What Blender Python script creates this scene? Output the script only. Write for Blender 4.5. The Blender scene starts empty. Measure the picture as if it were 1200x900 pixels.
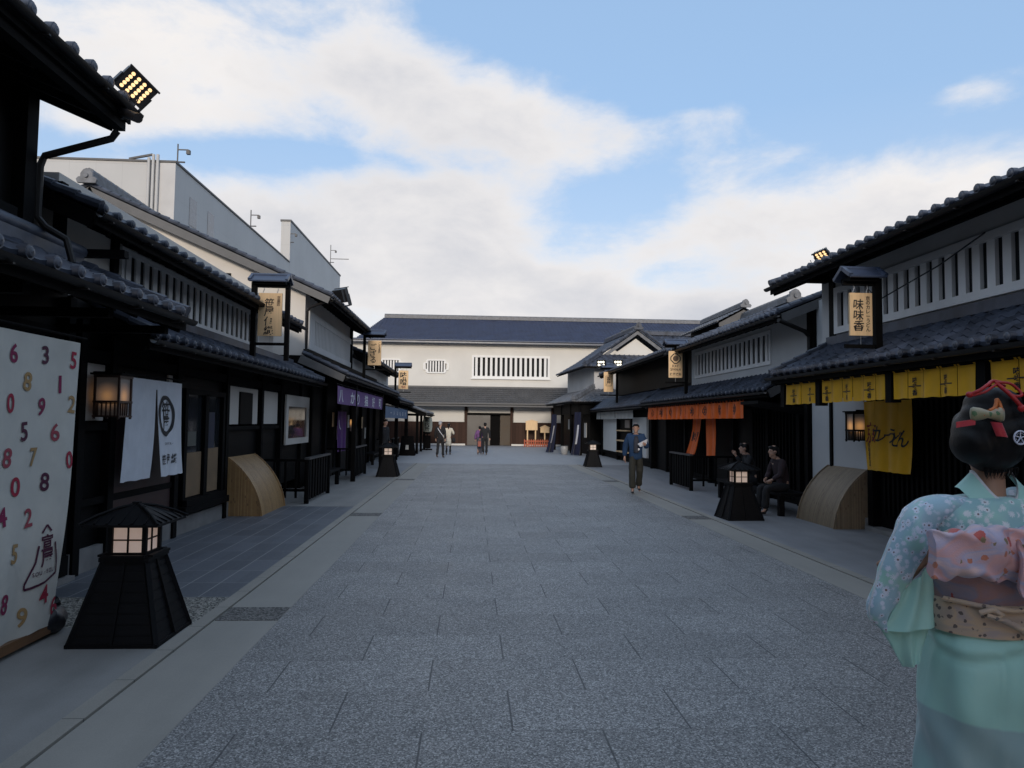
import bpy, bmesh, math, random
from mathutils import Vector, Matrix, noise
random.seed(11)
R = math.radians
COL = bpy.context.scene.collection
SC = bpy.context.scene

# ---------------------------------------------------------------- materials
def newmat(name):
    m = bpy.data.materials.new(name); m.use_nodes = True
    nt = m.node_tree
    for n in list(nt.nodes): nt.nodes.remove(n)
    out = nt.nodes.new('ShaderNodeOutputMaterial')
    p = nt.nodes.new('ShaderNodeBsdfPrincipled')
    nt.links.new(p.outputs[0], out.inputs[0])
    return m, nt, p
def N(nt, t, **kw):
    n = nt.nodes.new(t)
    for k, v in kw.items():
        if k.startswith('i_'): n.inputs[int(k[2:]) if k[2:].isdigit() else k[2:]].default_value = v
        else: setattr(n, k, v)
    return n
def L(nt, a, b): nt.links.new(a, b)
def MA(nt, op, a, b=None, c=None, clamp=False):
    n = nt.nodes.new('ShaderNodeMath'); n.operation = op; n.use_clamp = clamp
    for i, x in enumerate((a, b, c)):
        if x is None: continue
        if hasattr(x, 'node'): nt.links.new(x, n.inputs[i])
        else: n.inputs[i].default_value = x
    return n.outputs[0]
def MIX(nt, fac, a, b, blend='MIX'):
    n = nt.nodes.new('ShaderNodeMix'); n.data_type = 'RGBA'; n.blend_type = blend
    for s, x in ((n.inputs[0], fac), (n.inputs[6], a), (n.inputs[7], b)):
        if hasattr(x, 'node'): nt.links.new(x, s)
        elif isinstance(x, (int, float)): s.default_value = x
        else: s.default_value = (*x, 1)
    return n.outputs[2]
def RAMP(nt, fac, stops):
    n = nt.nodes.new('ShaderNodeValToRGB'); cr = n.color_ramp
    while len(cr.elements) > 1: cr.elements.remove(cr.elements[-1])
    cr.elements[0].position = stops[0][0]; cr.elements[0].color = (*stops[0][1], 1)
    for p, c in stops[1:]:
        e = cr.elements.new(p); e.color = (*c, 1)
    nt.links.new(fac, n.inputs[0]); return n.outputs[0]
def COORD(nt, scale=(1, 1, 1), kind='Object', rot=(0, 0, 0)):
    t = nt.nodes.new('ShaderNodeTexCoord'); m = nt.nodes.new('ShaderNodeMapping')
    m.inputs['Scale'].default_value = scale; m.inputs['Rotation'].default_value = rot
    nt.links.new(t.outputs[kind], m.inputs[0]); return m.outputs[0]
def NOISE(nt, vec, scale, detail=4, rough=.55, dist=0):
    n = nt.nodes.new('ShaderNodeTexNoise'); n.inputs['Scale'].default_value = scale
    n.inputs['Detail'].default_value = detail; n.inputs['Roughness'].default_value = rough
    n.inputs['Distortion'].default_value = dist
    nt.links.new(vec, n.inputs['Vector']); return n.outputs['Fac']
def BUMP(nt, h, p, strength=.3, dist=.01):
    b = nt.nodes.new('ShaderNodeBump'); b.inputs['Strength'].default_value = strength; b.inputs['Distance'].default_value = dist
    nt.links.new(h, b.inputs['Height']); nt.links.new(b.outputs[0], p.inputs['Normal'])
def plain(name, col, rough=.6, var=.15, scale=4., bump=.15, bscale=None, stretch=(1, 1, 1), metal=0., spec=.5, bdist=.004):
    """base colour varied by noise, with a fine bump"""
    m, nt, p = newmat(name)
    v = COORD(nt, stretch)
    n = NOISE(nt, v, scale, 6)
    lo = tuple(c * (1 - var) for c in col); hi = tuple(min(1, c * (1 + var)) for c in col)
    L(nt, RAMP(nt, n, [(.3, lo), (.7, hi)]), p.inputs['Base Color'])
    L(nt, MA(nt, 'MULTIPLY_ADD', n, .25, rough - .12), p.inputs['Roughness'])
    p.inputs['Metallic'].default_value = metal; p.inputs['Specular IOR Level'].default_value = spec
    if bump: BUMP(nt, NOISE(nt, v, bscale or scale * 12, 3), p, bump, bdist)
    return m
def emissive(name, col, strength, hot=None):
    m, nt, p = newmat(name)
    p.inputs['Base Color'].default_value = (*[min(.8, c) for c in col], 1)
    p.inputs['Emission Color'].default_value = (*col, 1); p.inputs['Emission Strength'].default_value = strength
    p.inputs['Roughness'].default_value = .7
    return m
M = {}
def boards(name, col, pitch, axis, rough=.55, var=.3, groove=.6, spec=.08):
    """boards butted along one object axis: dark joints, each board its own tone, long grain"""
    m, nt, p = newmat(name)
    t = nt.nodes.new('ShaderNodeTexCoord'); s = nt.nodes.new('ShaderNodeSeparateXYZ'); L(nt, t.outputs['Object'], s.inputs[0])
    a = s.outputs['XYZ'.index(axis)]
    q = MA(nt, 'DIVIDE', a, pitch); fr = MA(nt, 'FRACT', q); idx = MA(nt, 'FLOOR', q)
    wn = nt.nodes.new('ShaderNodeTexWhiteNoise'); wn.noise_dimensions = '1D'; L(nt, idx, wn.inputs['W'])
    st = {'X': (14, 14, 1.2), 'Y': (14, 14, 1.2), 'Z': (1.2, 1.2, 14)}[axis]
    g = NOISE(nt, COORD(nt, st), 3, 5)
    k = MA(nt, 'ADD', MA(nt, 'MULTIPLY', wn.outputs['Value'], .6), MA(nt, 'MULTIPLY', g, .6))
    lo = tuple(c * (1 - var) for c in col); hi = tuple(c * (1 + var) for c in col)
    base = RAMP(nt, k, [(.2, lo), (.9, hi)])
    edge = MA(nt, 'LESS_THAN', fr, .012 / pitch)
    L(nt, MIX(nt, MA(nt, 'MULTIPLY', edge, groove), base, (.004, .004, .004)), p.inputs['Base Color'])
    p.inputs['Roughness'].default_value = rough; p.inputs['Specular IOR Level'].default_value = spec
    BUMP(nt, MA(nt, 'SUBTRACT', MA(nt, 'MULTIPLY', g, .3), edge), p, .5, .004)
    return m
M['tile'] = plain('kawara_tile', (.05, .058, .08), .48, .6, 3.5, .2, 40)
M['tile_light'] = plain('weathered_tile', (.13, .135, .148), .55, .4, 5, .25, 50)
M['tile_blue'] = plain('blue_tile', (.035, .05, .1), .45, .22, 1.5, .1, 30)
M['tile_grey'] = plain('grey_tile', (.085, .085, .088), .55, .2, 1.2, .1, 30)
M['tile_blue_canopy'] = plain('dark_blue_copper', (.045, .06, .1), .35, .2, 6, .1)
M['black'] = plain('charred_timber', (.0032, .003, .0032), .7, .5, 3, .3, 30, (1, 1, 1), spec=.08)
M['black_v'] = boards('charred_boards_upright', (.0042, .004, .0042), .17, 'Y')
M['black_vx'] = boards('charred_boards_upright_cross', (.0042, .004, .0042), .17, 'X')
M['black_h'] = boards('charred_boards_level', (.0045, .0042, .0043), .2, 'Z')
M['brown_v'] = boards('brown_boards_upright', (.05, .027, .02), .24, 'X', var=.2)
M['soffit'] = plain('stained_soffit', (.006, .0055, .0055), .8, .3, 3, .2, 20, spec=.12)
M['plaster'] = plain('white_plaster', (.6, .56, .51), .85, .09, .8, .12, 60)
M['plaster_cool'] = plain('white_plaster_cool', (.5, .495, .49), .85, .1, .8, .12, 60)
M['plaster_far'] = plain('cream_plaster', (.67, .65, .61), .85, .07, .5, .08, 30)
M['trim_white'] = plain('white_trim', (.8, .79, .77), .7, .03, 2, .05)
M['whitewood'] = plain('white_painted_timber', (.7, .69, .68), .6, .06, 3, .1, 60)
M['recess'] = plain('window_dark', (.012, .013, .016), .6, .5, 3, 0, spec=.15)
M['glass'] = plain('window_glass', (.02, .022, .025), .06, .2, 3, 0)
M['gutter'] = plain('brown_gutter', (.011, .0095, .009), .45, .2, 5, .1, spec=.25)
M['plinth'] = plain('concrete_plinth', (.2, .19, .18), .85, .2, 3, .3, 40)
M['bargeboard'] = plain('grey_bargeboard', (.1, .098, .098), .6, .2, 4, .2, 40)
M['steel'] = plain('galvanised_steel', (.4, .41, .42), .35, .1, 6, .05, metal=.7)
M['signwood'] = plain('pale_sign_wood', (.74, .5, .27), .6, .1, 3, .2, 30, (8, 8, .7))
M['ink'] = plain('brush_ink', (.012, .011, .012), .7, .1, 4, 0)
M['ink_soft'] = plain('faded_ink', (.11, .07, .045), .7, .1, 4, 0)
M['red_ink'] = plain('red_ink', (.25, .015, .015), .7, .1, 4, 0)
M['white_ink'] = plain('white_dye', (.72, .72, .75), .8, .05, 4, 0)
M['led'] = emissive('led_lens', (1., .62, .3), 1.25)
M['led_white'] = emissive('led_cool', (1., .92, .72), 1.3)
M['metal_black'] = plain('black_powder_coat', (.015, .015, .017), .35, .2, 8, .05)
def cloth(name, col, rough=.85, var=.08, weave=True, sheen=.2, glow=0):
    m, nt, p = newmat(name)
    v = COORD(nt)
    n = NOISE(nt, v, 5, 4)
    L(nt, RAMP(nt, n, [(.3, tuple(c * (1 - var) for c in col)), (.7, tuple(min(1, c * (1 + var)) for c in col))]), p.inputs['Base Color'])
    p.inputs['Roughness'].default_value = rough; p.inputs['Sheen Weight'].default_value = sheen
    p.inputs['Subsurface Weight'].default_value = 0
    BUMP(nt, NOISE(nt, v, 350, 2), p, .15, .001)
    # thin cloth lets part of the daylight through
    tr = nt.nodes.new('ShaderNodeBsdfTranslucent'); tr.inputs[0].default_value = (*col, 1)
    mx = nt.nodes.new('ShaderNodeMixShader'); mx.inputs[0].default_value = .22
    out = [x for x in nt.nodes if x.type == 'OUTPUT_MATERIAL'][0]
    L(nt, p.outputs[0], mx.inputs[1]); L(nt, tr.outputs[0], mx.inputs[2]); L(nt, mx.outputs[0], out.inputs[0])
    return m
M['c_white'] = cloth('white_cotton', (.76, .77, .81))
M['c_ban'] = cloth('banner_cotton', (.66, .64, .58))
M['c_yellow'] = cloth('yellow_cotton', (.82, .44, .008))
M['c_orange'] = cloth('orange_cotton', (.92, .165, .015))
M['c_purple'] = cloth('purple_cotton', (.13, .028, .22))
M['c_blue'] = cloth('blue_cotton', (.008, .075, .19))
M['c_navy'] = cloth('navy_cotton', (.006, .01, .04))
M['c_grey'] = cloth('grey_cotton', (.62, .6, .55))
def paper_lamp():
    m, nt, p = newmat('paper_lamp_glow')
    v = COORD(nt)
    n = NOISE(nt, v, 4, 3)
    p.inputs['Base Color'].default_value = (.72, .66, .6, 1); p.inputs['Roughness'].default_value = .8
    L(nt, RAMP(nt, n, [(.3, (.62, .4, .3)), (.7, (.75, .55, .45))]), p.inputs['Emission Color'])
    p.inputs['Emission Strength'].default_value = .3
    return m
M['paper'] = paper_lamp()
def glow_paper():
    m, nt, p = newmat('paper_with_bulb_behind')
    t = nt.nodes.new('ShaderNodeTexCoord')
    d = nt.nodes.new('ShaderNodeVectorMath'); d.operation = 'DISTANCE'; L(nt, t.outputs['Object'], d.inputs[0]); d.inputs[1].default_value = (0, 0, .235)
    f = MA(nt, 'SUBTRACT', 1, MA(nt, 'DIVIDE', d.outputs['Value'], .21), clamp=True)
    p.inputs['Base Color'].default_value = (.2, .18, .165, 1)
    L(nt, RAMP(nt, f, [(0, (.1, .08, .07)), (.3, (.3, .16, .08)), (.6, (1, .48, .14))]), p.inputs['Emission Color'])
    L(nt, MA(nt, 'MULTIPLY_ADD', f, .9, .1), p.inputs['Emission Strength'])
    return m
M['bulb_paper'] = glow_paper()

# ---------------------------------------------------------------- mesh builder
class B:
    def __init__(s): s.v = []; s.f = []
    def add(s, vs, fs):
        n = len(s.v); s.v += [Vector(p) for p in vs]; s.f += [tuple(i + n for i in f) for f in fs]; return s
    def box(s, x0, x1, y0, y1, z0, z1):
        x0, x1 = sorted((x0, x1)); y0, y1 = sorted((y0, y1)); z0, z1 = sorted((z0, z1))
        return s.add([(x, y, z) for z in (z0, z1) for y in (y0, y1) for x in (x0, x1)],
                     [(0, 1, 3, 2), (4, 6, 7, 5), (0, 4, 5, 1), (2, 3, 7, 6), (0, 2, 6, 4), (1, 5, 7, 3)])
    def hexa(s, bot, top):
        return s.add(list(bot) + list(top), [(3, 2, 1, 0), (4, 5, 6, 7)] + [(i, (i + 1) % 4, (i + 1) % 4 + 4, i + 4) for i in range(4)])
    def beam(s, p, q, w, h, up=(0, 0, 1)):
        p = Vector(p); q = Vector(q); d = (q - p).normalized(); up = Vector(up)
        a = d.cross(up)
        if a.length < 1e-4: a = d.cross(Vector((0, 1, 0)))
        a.normalize(); b = a.cross(d).normalized(); a = a * w / 2; b = b * h / 2
        return s.hexa([p - a - b, p + a - b, p + a + b, p - a + b], [q - a - b, q + a - b, q + a + b, q - a + b])
    def prism(s, pts, off):
        pts = [Vector(p) for p in pts]; off = Vector(off); n = len(pts)
        return s.add(pts + [p + off for p in pts], [tuple(range(n)), tuple(range(2 * n - 1, n - 1, -1))] + [(i, (i + 1) % n, (i + 1) % n + n, i + n) for i in range(n)])
    def cyl(s, p, q, r, r2=None, n=10, caps=True):
        return s.tube([p, q], [r, r if r2 is None else r2], n, caps)
    def tube(s, pts, r, n=8, caps=True):
        pts = [Vector(p) for p in pts]; m = len(pts)
        rs = r if isinstance(r, (list, tuple)) else [r] * m
        vs = []; a = None
        for i, p in enumerate(pts):
            d = (pts[min(i + 1, m - 1)] - pts[max(i - 1, 0)]).normalized()
            if a is None:
                a = d.cross(Vector((0, 0, 1)))
                if a.length < 1e-3: a = d.cross(Vector((0, 1, 0)))
            else: a = a - d * a.dot(d)
            a.normalize(); b = d.cross(a)
            vs += [p + (a * math.cos(t) + b * math.sin(t)) * rs[i] for t in [2 * math.pi * k / n for k in range(n)]]
        fs = [(i * n + k, i * n + (k + 1) % n, (i + 1) * n + (k + 1) % n, (i + 1) * n + k) for i in range(m - 1) for k in range(n)]
        if caps: fs += [tuple(range(n))[::-1], tuple(range((m - 1) * n, m * n))]
        return s.add(vs, fs)
    def loft(s, rings, closed=True, caps=True):
        n = len(rings[0]); m = len(rings)
        vs = [p for r in rings for p in r]
        kk = n if closed else n - 1
        fs = [(i * n + k, i * n + (k + 1) % n, (i + 1) * n + (k + 1) % n, (i + 1) * n + k) for i in range(m - 1) for k in range(kk)]
        if caps and closed: fs += [tuple(range(n))[::-1], tuple(range((m - 1) * n, m * n))]
        return s.add(vs, fs)
    def sphere(s, c, r, nu=16, nv=10):
        c = Vector(c); r = (r, r, r) if isinstance(r, (int, float)) else r
        rings = []
        for j in range(1, nv):
            t = math.pi * j / nv
            rings.append([c + Vector((r[0] * math.sin(t) * math.cos(2 * math.pi * k / nu), r[1] * math.sin(t) * math.sin(2 * math.pi * k / nu), -r[2] * math.cos(t))) for k in range(nu)])
        s.loft(rings, True, False); n0 = len(s.v) - nu * (nv - 1)
        s.v += [c - Vector((0, 0, r[2])), c + Vector((0, 0, r[2]))]; a = len(s.v) - 2
        s.f += [(a, n0 + (k + 1) % nu, n0 + k) for k in range(nu)]
        e = n0 + nu * (nv - 2); s.f += [(a + 1, e + k, e + (k + 1) % nu) for k in range(nu)]
        return s
    def grid(s, fn, nu, nv):
        return s.add([fn(i / nu, j / nv) for j in range(nv + 1) for i in range(nu + 1)],
                     [(j * (nu + 1) + i, j * (nu + 1) + i + 1, (j + 1) * (nu + 1) + i + 1, (j + 1) * (nu + 1) + i) for j in range(nv) for i in range(nu)])
    def slab(s, fn, nu, nv, th):
        """a sheet with thickness: fn(u,v)->point ; th: offset vector"""
        th = Vector(th); n = len(s.v); k = (nu + 1) * (nv + 1)
        s.grid(fn, nu, nv); s.grid(lambda u, v: Vector(fn(u, v)) + th, nu, nv)
        def idx(i, j): return n + j * (nu + 1) + i
        for i in range(nu):
            for j in (0, nv): s.f.append((idx(i, j), idx(i + 1, j), idx(i + 1, j) + k, idx(i, j) + k))
        for j in range(nv):
            for i in (0, nu): s.f.append((idx(i, j), idx(i, j + 1), idx(i, j + 1) + k, idx(i, j) + k))
        return s
    def join(s, o): return s.add(o.v, o.f)

FRAME = {}
def thing(name, label, cat, loc=(0, 0, 0), rz=0, group=None):
    o = bpy.data.objects.new(name, None); COL.objects.link(o); o.empty_display_size = .2
    o.location = loc; o.rotation_euler = (0, 0, rz); o['label'] = label; o['category'] = cat
    if group: o['group'] = group
    FRAME[o.name] = Matrix.Translation(Vector(loc)) @ Matrix.Rotation(rz, 4, 'Z')
    return o
def mesh_obj(name, b, mat, parent=None, label=None, smooth=38):
    Mi = None
    if parent is not None:
        Mi = FRAME[parent.name].inverted(); 
    me = bpy.data.meshes.new(name)
    me.from_pydata([(Mi @ p) if Mi else p for p in b.v], [], b.f)
    bm = bmesh.new(); bm.from_mesh(me); bmesh.ops.recalc_face_normals(bm, faces=bm.faces); bm.to_mesh(me); bm.free()
    me.materials.append(mat if not isinstance(mat, str) else M[mat])
    if smooth:
        me.polygons.foreach_set('use_smooth', [True] * len(me.polygons)); me.set_sharp_from_angle(angle=R(smooth))
    o = bpy.data.objects.new(name, me); COL.objects.link(o)
    if parent is not None:
        o.parent = parent; FRAME[o.name] = FRAME[parent.name]
    else: FRAME[o.name] = Matrix.Identity(4)
    if label: o['label'] = label
    return o
def solo(name, b, mat, label, cat, group=None, loc=None, smooth=38):
    """a thing that is one mesh"""
    if loc is not None:
        loc = Vector(loc); b.v = [p - loc for p in b.v]
    o = mesh_obj(name, b, mat, smooth=smooth); o['label'] = label; o['category'] = cat
    if loc is not None: o.location = loc; FRAME[o.name] = Matrix.Translation(loc)
    if group: o['group'] = group
    return o
def struct(name, b, mat):
    o = mesh_obj(name, b, mat); o['kind'] = 'structure'; return o
def dup(root, loc, rz=None, label=None, group=None):
    r = root.copy(); COL.objects.link(r); r.location = loc
    if rz is not None: r.rotation_euler = (0, 0, rz)
    if label: r['label'] = label
    if group: r['group'] = group
    for ch in list(root.children):
        c = ch.copy(); COL.objects.link(c); c.parent = r
        for g in ch.children:
            d = g.copy(); COL.objects.link(d); d.parent = c
    return r

# ---------------------------------------------------------------- lettering
_gc = {}
def glyph(ch, thick=0.):
    k = (ch, thick)
    if k not in _gc:
        c = bpy.data.curves.new('t', 'FONT'); c.body = ch; c.offset = thick; c.resolution_u = 4
        c.align_x = 'CENTER'; c.align_y = 'CENTER'
        o = bpy.data.objects.new('t', c); COL.objects.link(o); bpy.context.view_layer.update()
        me = o.to_mesh()
        vs = [v.co.xy.copy() for v in me.vertices]; fs = [tuple(p.vertices) for p in me.polygons]
        o.to_mesh_clear(); bpy.data.objects.remove(o); bpy.data.curves.remove(c)
        if vs:
            x0 = min(v.x for v in vs); x1 = max(v.x for v in vs); y0 = min(v.y for v in vs); y1 = max(v.y for v in vs)
            cx, cy = (x0 + x1) / 2, (y0 + y1) / 2; h = max(y1 - y0, .001); w = x1 - x0
            vs = [((v.x - cx), (v.y - cy)) for v in vs]
        else: h = w = 1
        _gc[k] = (vs, fs, w, h)
    return _gc[k]
def write(b, text, size, fn, cx, cy, direction='h', spacing=1.0, thick=0., sx=1., slant=0., rot=0, norm=False):
    """lay each glyph out in a plane (x right, y up) and carry it onto the surface with fn(x,y)"""
    n = len(text)
    for i, ch in enumerate(text):
        vs, fs, w, h = glyph(ch, thick)
        k = size / (h if norm else .85)
        if direction == 'h': ox = cx + (i - (n - 1) / 2) * size * spacing; oy = cy
        else: ox = cx; oy = cy - (i - (n - 1) / 2) * size * spacing
        c, s_ = math.cos(rot), math.sin(rot)
        out = []
        for (x, y) in vs:
            x, y = (x + slant * y) * k * sx, y * k
            x, y = x * c - y * s_, x * s_ + y * c
            out.append(fn(ox + x, oy + y))
        b.add(out, fs)
    return b
def ring2d(b, fn, cx, cy, rx, ry, t, n=28, wob=0.):
    vs = []
    for k in range(n):
        a = 2 * math.pi * k / n; w = 1 + wob * math.sin(3 * a + 1) + wob * .6 * math.sin(7 * a)
        vs += [fn(cx + rx * math.cos(a) * w, cy + ry * math.sin(a) * w), fn(cx + (rx - t) * math.cos(a), cy + (ry - t) * math.sin(a))]
    return b.add(vs, [(2 * k, 2 * ((k + 1) % n), 2 * ((k + 1) % n) + 1, 2 * k + 1) for k in range(n)])
def line2d(b, fn, x0, y0, x1, y1, t, seg=1):
    d = math.hypot(x1 - x0, y1 - y0); nx, ny = -(y1 - y0) / d * t / 2, (x1 - x0) / d * t / 2
    return b.grid(lambda u, v: fn(x0 + (x1 - x0) * u + nx * (2 * v - 1), y0 + (y1 - y0) * u + ny * (2 * v - 1)), seg, 1)

# ---------------------------------------------------------------- camera
cam_d = bpy.data.cameras.new('camera'); cam = bpy.data.objects.new('camera', cam_d); COL.objects.link(cam)
Fv = Vector((0.05679817142087293, 0.9969514053222264, 0.05349638445056776))
Rv = Vector((0.9982726479269385, -0.05751642723012846, 0.011982528932576404))
Uv = Vector((-0.015022919961972341, -0.05272339162761773, 0.9984961471388344))
mw = Matrix.Identity(4)
for i in range(3): mw[i][0] = Rv[i]; mw[i][1] = Uv[i]; mw[i][2] = -Fv[i]
mw[2][3] = 1.7
cam.matrix_world = mw
cam_d.sensor_width = 36; cam_d.lens = 36 * 832 / 1200; cam_d.clip_start = .05; cam_d.clip_end = 2000
SC.camera = cam
SC.view_settings.view_transform = 'Standard'; SC.view_settings.look = 'None'; SC.view_settings.exposure = 0; SC.view_settings.gamma = 1

# ---------------------------------------------------------------- sky and sun
SUN_AZ = R(182)    # from +Y clockwise: behind the camera, a little to its right
SUN_EL = R(12)
w = bpy.data.worlds.new('World'); SC.world = w; w.use_nodes = True; nt = w.node_tree
bg = nt.nodes['Background']
sky = N(nt, 'ShaderNodeTexSky', sky_type='NISHITA'); sky.sun_disc = False
sky.sun_elevation = SUN_EL; sky.sun_rotation = SUN_AZ; sky.air_density = 1.0; sky.dust_density = 1.0; sky.ozone_density = 2.0
tc = nt.nodes.new('ShaderNodeTexCoord'); sp = nt.nodes.new('ShaderNodeSeparateXYZ'); L(nt, tc.outputs['Generated'], sp.inputs[0])
X, Y, Z = sp.outputs
den = MA(nt, 'ADD', MA(nt, 'MAXIMUM', Z, 0.), .14)
cb = nt.nodes.new('ShaderNodeCombineXYZ'); L(nt, MA(nt, 'DIVIDE', X, den), cb.inputs[0]); L(nt, MA(nt, 'DIVIDE', Y, den), cb.inputs[1])
nA = NOISE(nt, cb.outputs[0], .75, 9, .55, .25)
mp = nt.nodes.new('ShaderNodeMapping'); mp.inputs['Scale'].default_value = (1, 1, 1.9); L(nt, tc.outputs['Generated'], mp.inputs[0])
nB = NOISE(nt, mp.outputs[0], 6.5, 12, .6, .15)
nC = NOISE(nt, mp.outputs[0], 2.2, 6, .5, .1)
nz = MA(nt, 'ADD', MA(nt, 'MULTIPLY', nA, .25), MA(nt, 'MULTIPLY', nB, .75))
ax = MA(nt, 'DIVIDE', X, MA(nt, 'MAXIMUM', Y, .02)); ez = MA(nt, 'DIVIDE', Z, MA(nt, 'MAXIMUM', Y, .02))
def blob(a0, e0, ra, re, wgt, rot=0.):
    da = MA(nt, 'SUBTRACT', ax, a0); de = MA(nt, 'SUBTRACT', ez, e0)
    c, s_ = math.cos(rot), math.sin(rot)
    u = MA(nt, 'ADD', MA(nt, 'MULTIPLY', da, c / ra), MA(nt, 'MULTIPLY', de, s_ / ra))
    v = MA(nt, 'ADD', MA(nt, 'MULTIPLY', da, -s_ / re), MA(nt, 'MULTIPLY', de, c / re))
    r2 = MA(nt, 'ADD', MA(nt, 'MULTIPLY', u, u), MA(nt, 'MULTIPLY', v, v))
    return MA(nt, 'MULTIPLY', MA(nt, 'EXPONENT', MA(nt, 'MULTIPLY', r2, -1)), wgt)
BL = [  # cloud banks (+) and blue openings (-), as directions over the street
    (-.36, .51, .40, .12, .75, -.05), (.08, .43, .20, .065, .75, -.22), (-.10, .30, .22, .065, .8, 0), (.56, .32, .28, .09, 1.0, .2), (.0, .19, .6, .07, .8, 0), (.30, .13, .5, .06, .7, 0), (-.36, .27, .2, .06, .5, 0),
    (.48, .54, .36, .12, -1.3, 0), (.02, .59, .12, .06, -.9, 0), (-.30, .372, .30, .022, -.8, -.03), (.20, .32, .10, .055, -.8, .3), (.73, .50, .10, .03, .75, .35), (.35, .455, .07, .02, .55, .2), (.30, .21, .12, .03, -.5, 0), (.72, .44, .2, .035, -.2, .25)]
acc = None
for bl in BL:
    o_ = blob(*bl); acc = o_ if acc is None else MA(nt, 'ADD', acc, o_)
dens = MA(nt, 'ADD', MA(nt, 'MULTIPLY', MA(nt, 'SUBTRACT', nz, .5), 3.2), MA(nt, 'ADD', acc, .02))
cov = nt.nodes.new('ShaderNodeMapRange'); cov.interpolation_type = 'SMOOTHSTEP'; L(nt, dens, cov.inputs[0]); cov.inputs[1].default_value = -.25; cov.inputs[2].default_value = .78
core = nt.nodes.new('ShaderNodeMapRange'); L(nt, MA(nt, 'ADD', dens, MA(nt, 'MULTIPLY', MA(nt, 'SUBTRACT', nC, .5), 2.2)), core.inputs[0]); core.inputs[1].default_value = .35; core.inputs[2].default_value = 1.7
CL = 10.0
ccol = MIX(nt, core.outputs[0], tuple(c * CL for c in (.92, .89, .875)), tuple(c * CL for c in (.60, .62, .68)))
skyc = MIX(nt, 1., sky.outputs[0], (1.9, 1.75, 1.75), 'MULTIPLY')
hz = nt.nodes.new('ShaderNodeMapRange'); L(nt, Z, hz.inputs[0]); hz.inputs[1].default_value = 0.02; hz.inputs[2].default_value = .4
skyc = MIX(nt, hz.outputs[0], tuple(c * CL for c in (.66, .74, .86)), tuple(c * CL for c in (.39, .60, .90)))
skyn = MIX(nt, .3, skyc, MIX(nt, 1., sky.outputs[0], (2.2, 2.0, 2.0), 'MULTIPLY'))
fin = MIX(nt, cov.outputs[0], skyn, ccol)
L(nt, fin, bg.inputs[0]); bg.inputs[1].default_value = .1
sd = bpy.data.lights.new('sun', 'SUN'); sd.energy = 2.0; sd.angle = R(10); sd.color = (1, .9, .78)
so = bpy.data.objects.new('sun', sd); COL.objects.link(so)
dvec = Vector((math.sin(SUN_AZ) * math.cos(SUN_EL), math.cos(SUN_AZ) * math.cos(SUN_EL), math.sin(SUN_EL)))
so.rotation_euler = dvec.to_track_quat('Z', 'Y').to_euler(); so.location = dvec * 60

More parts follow.
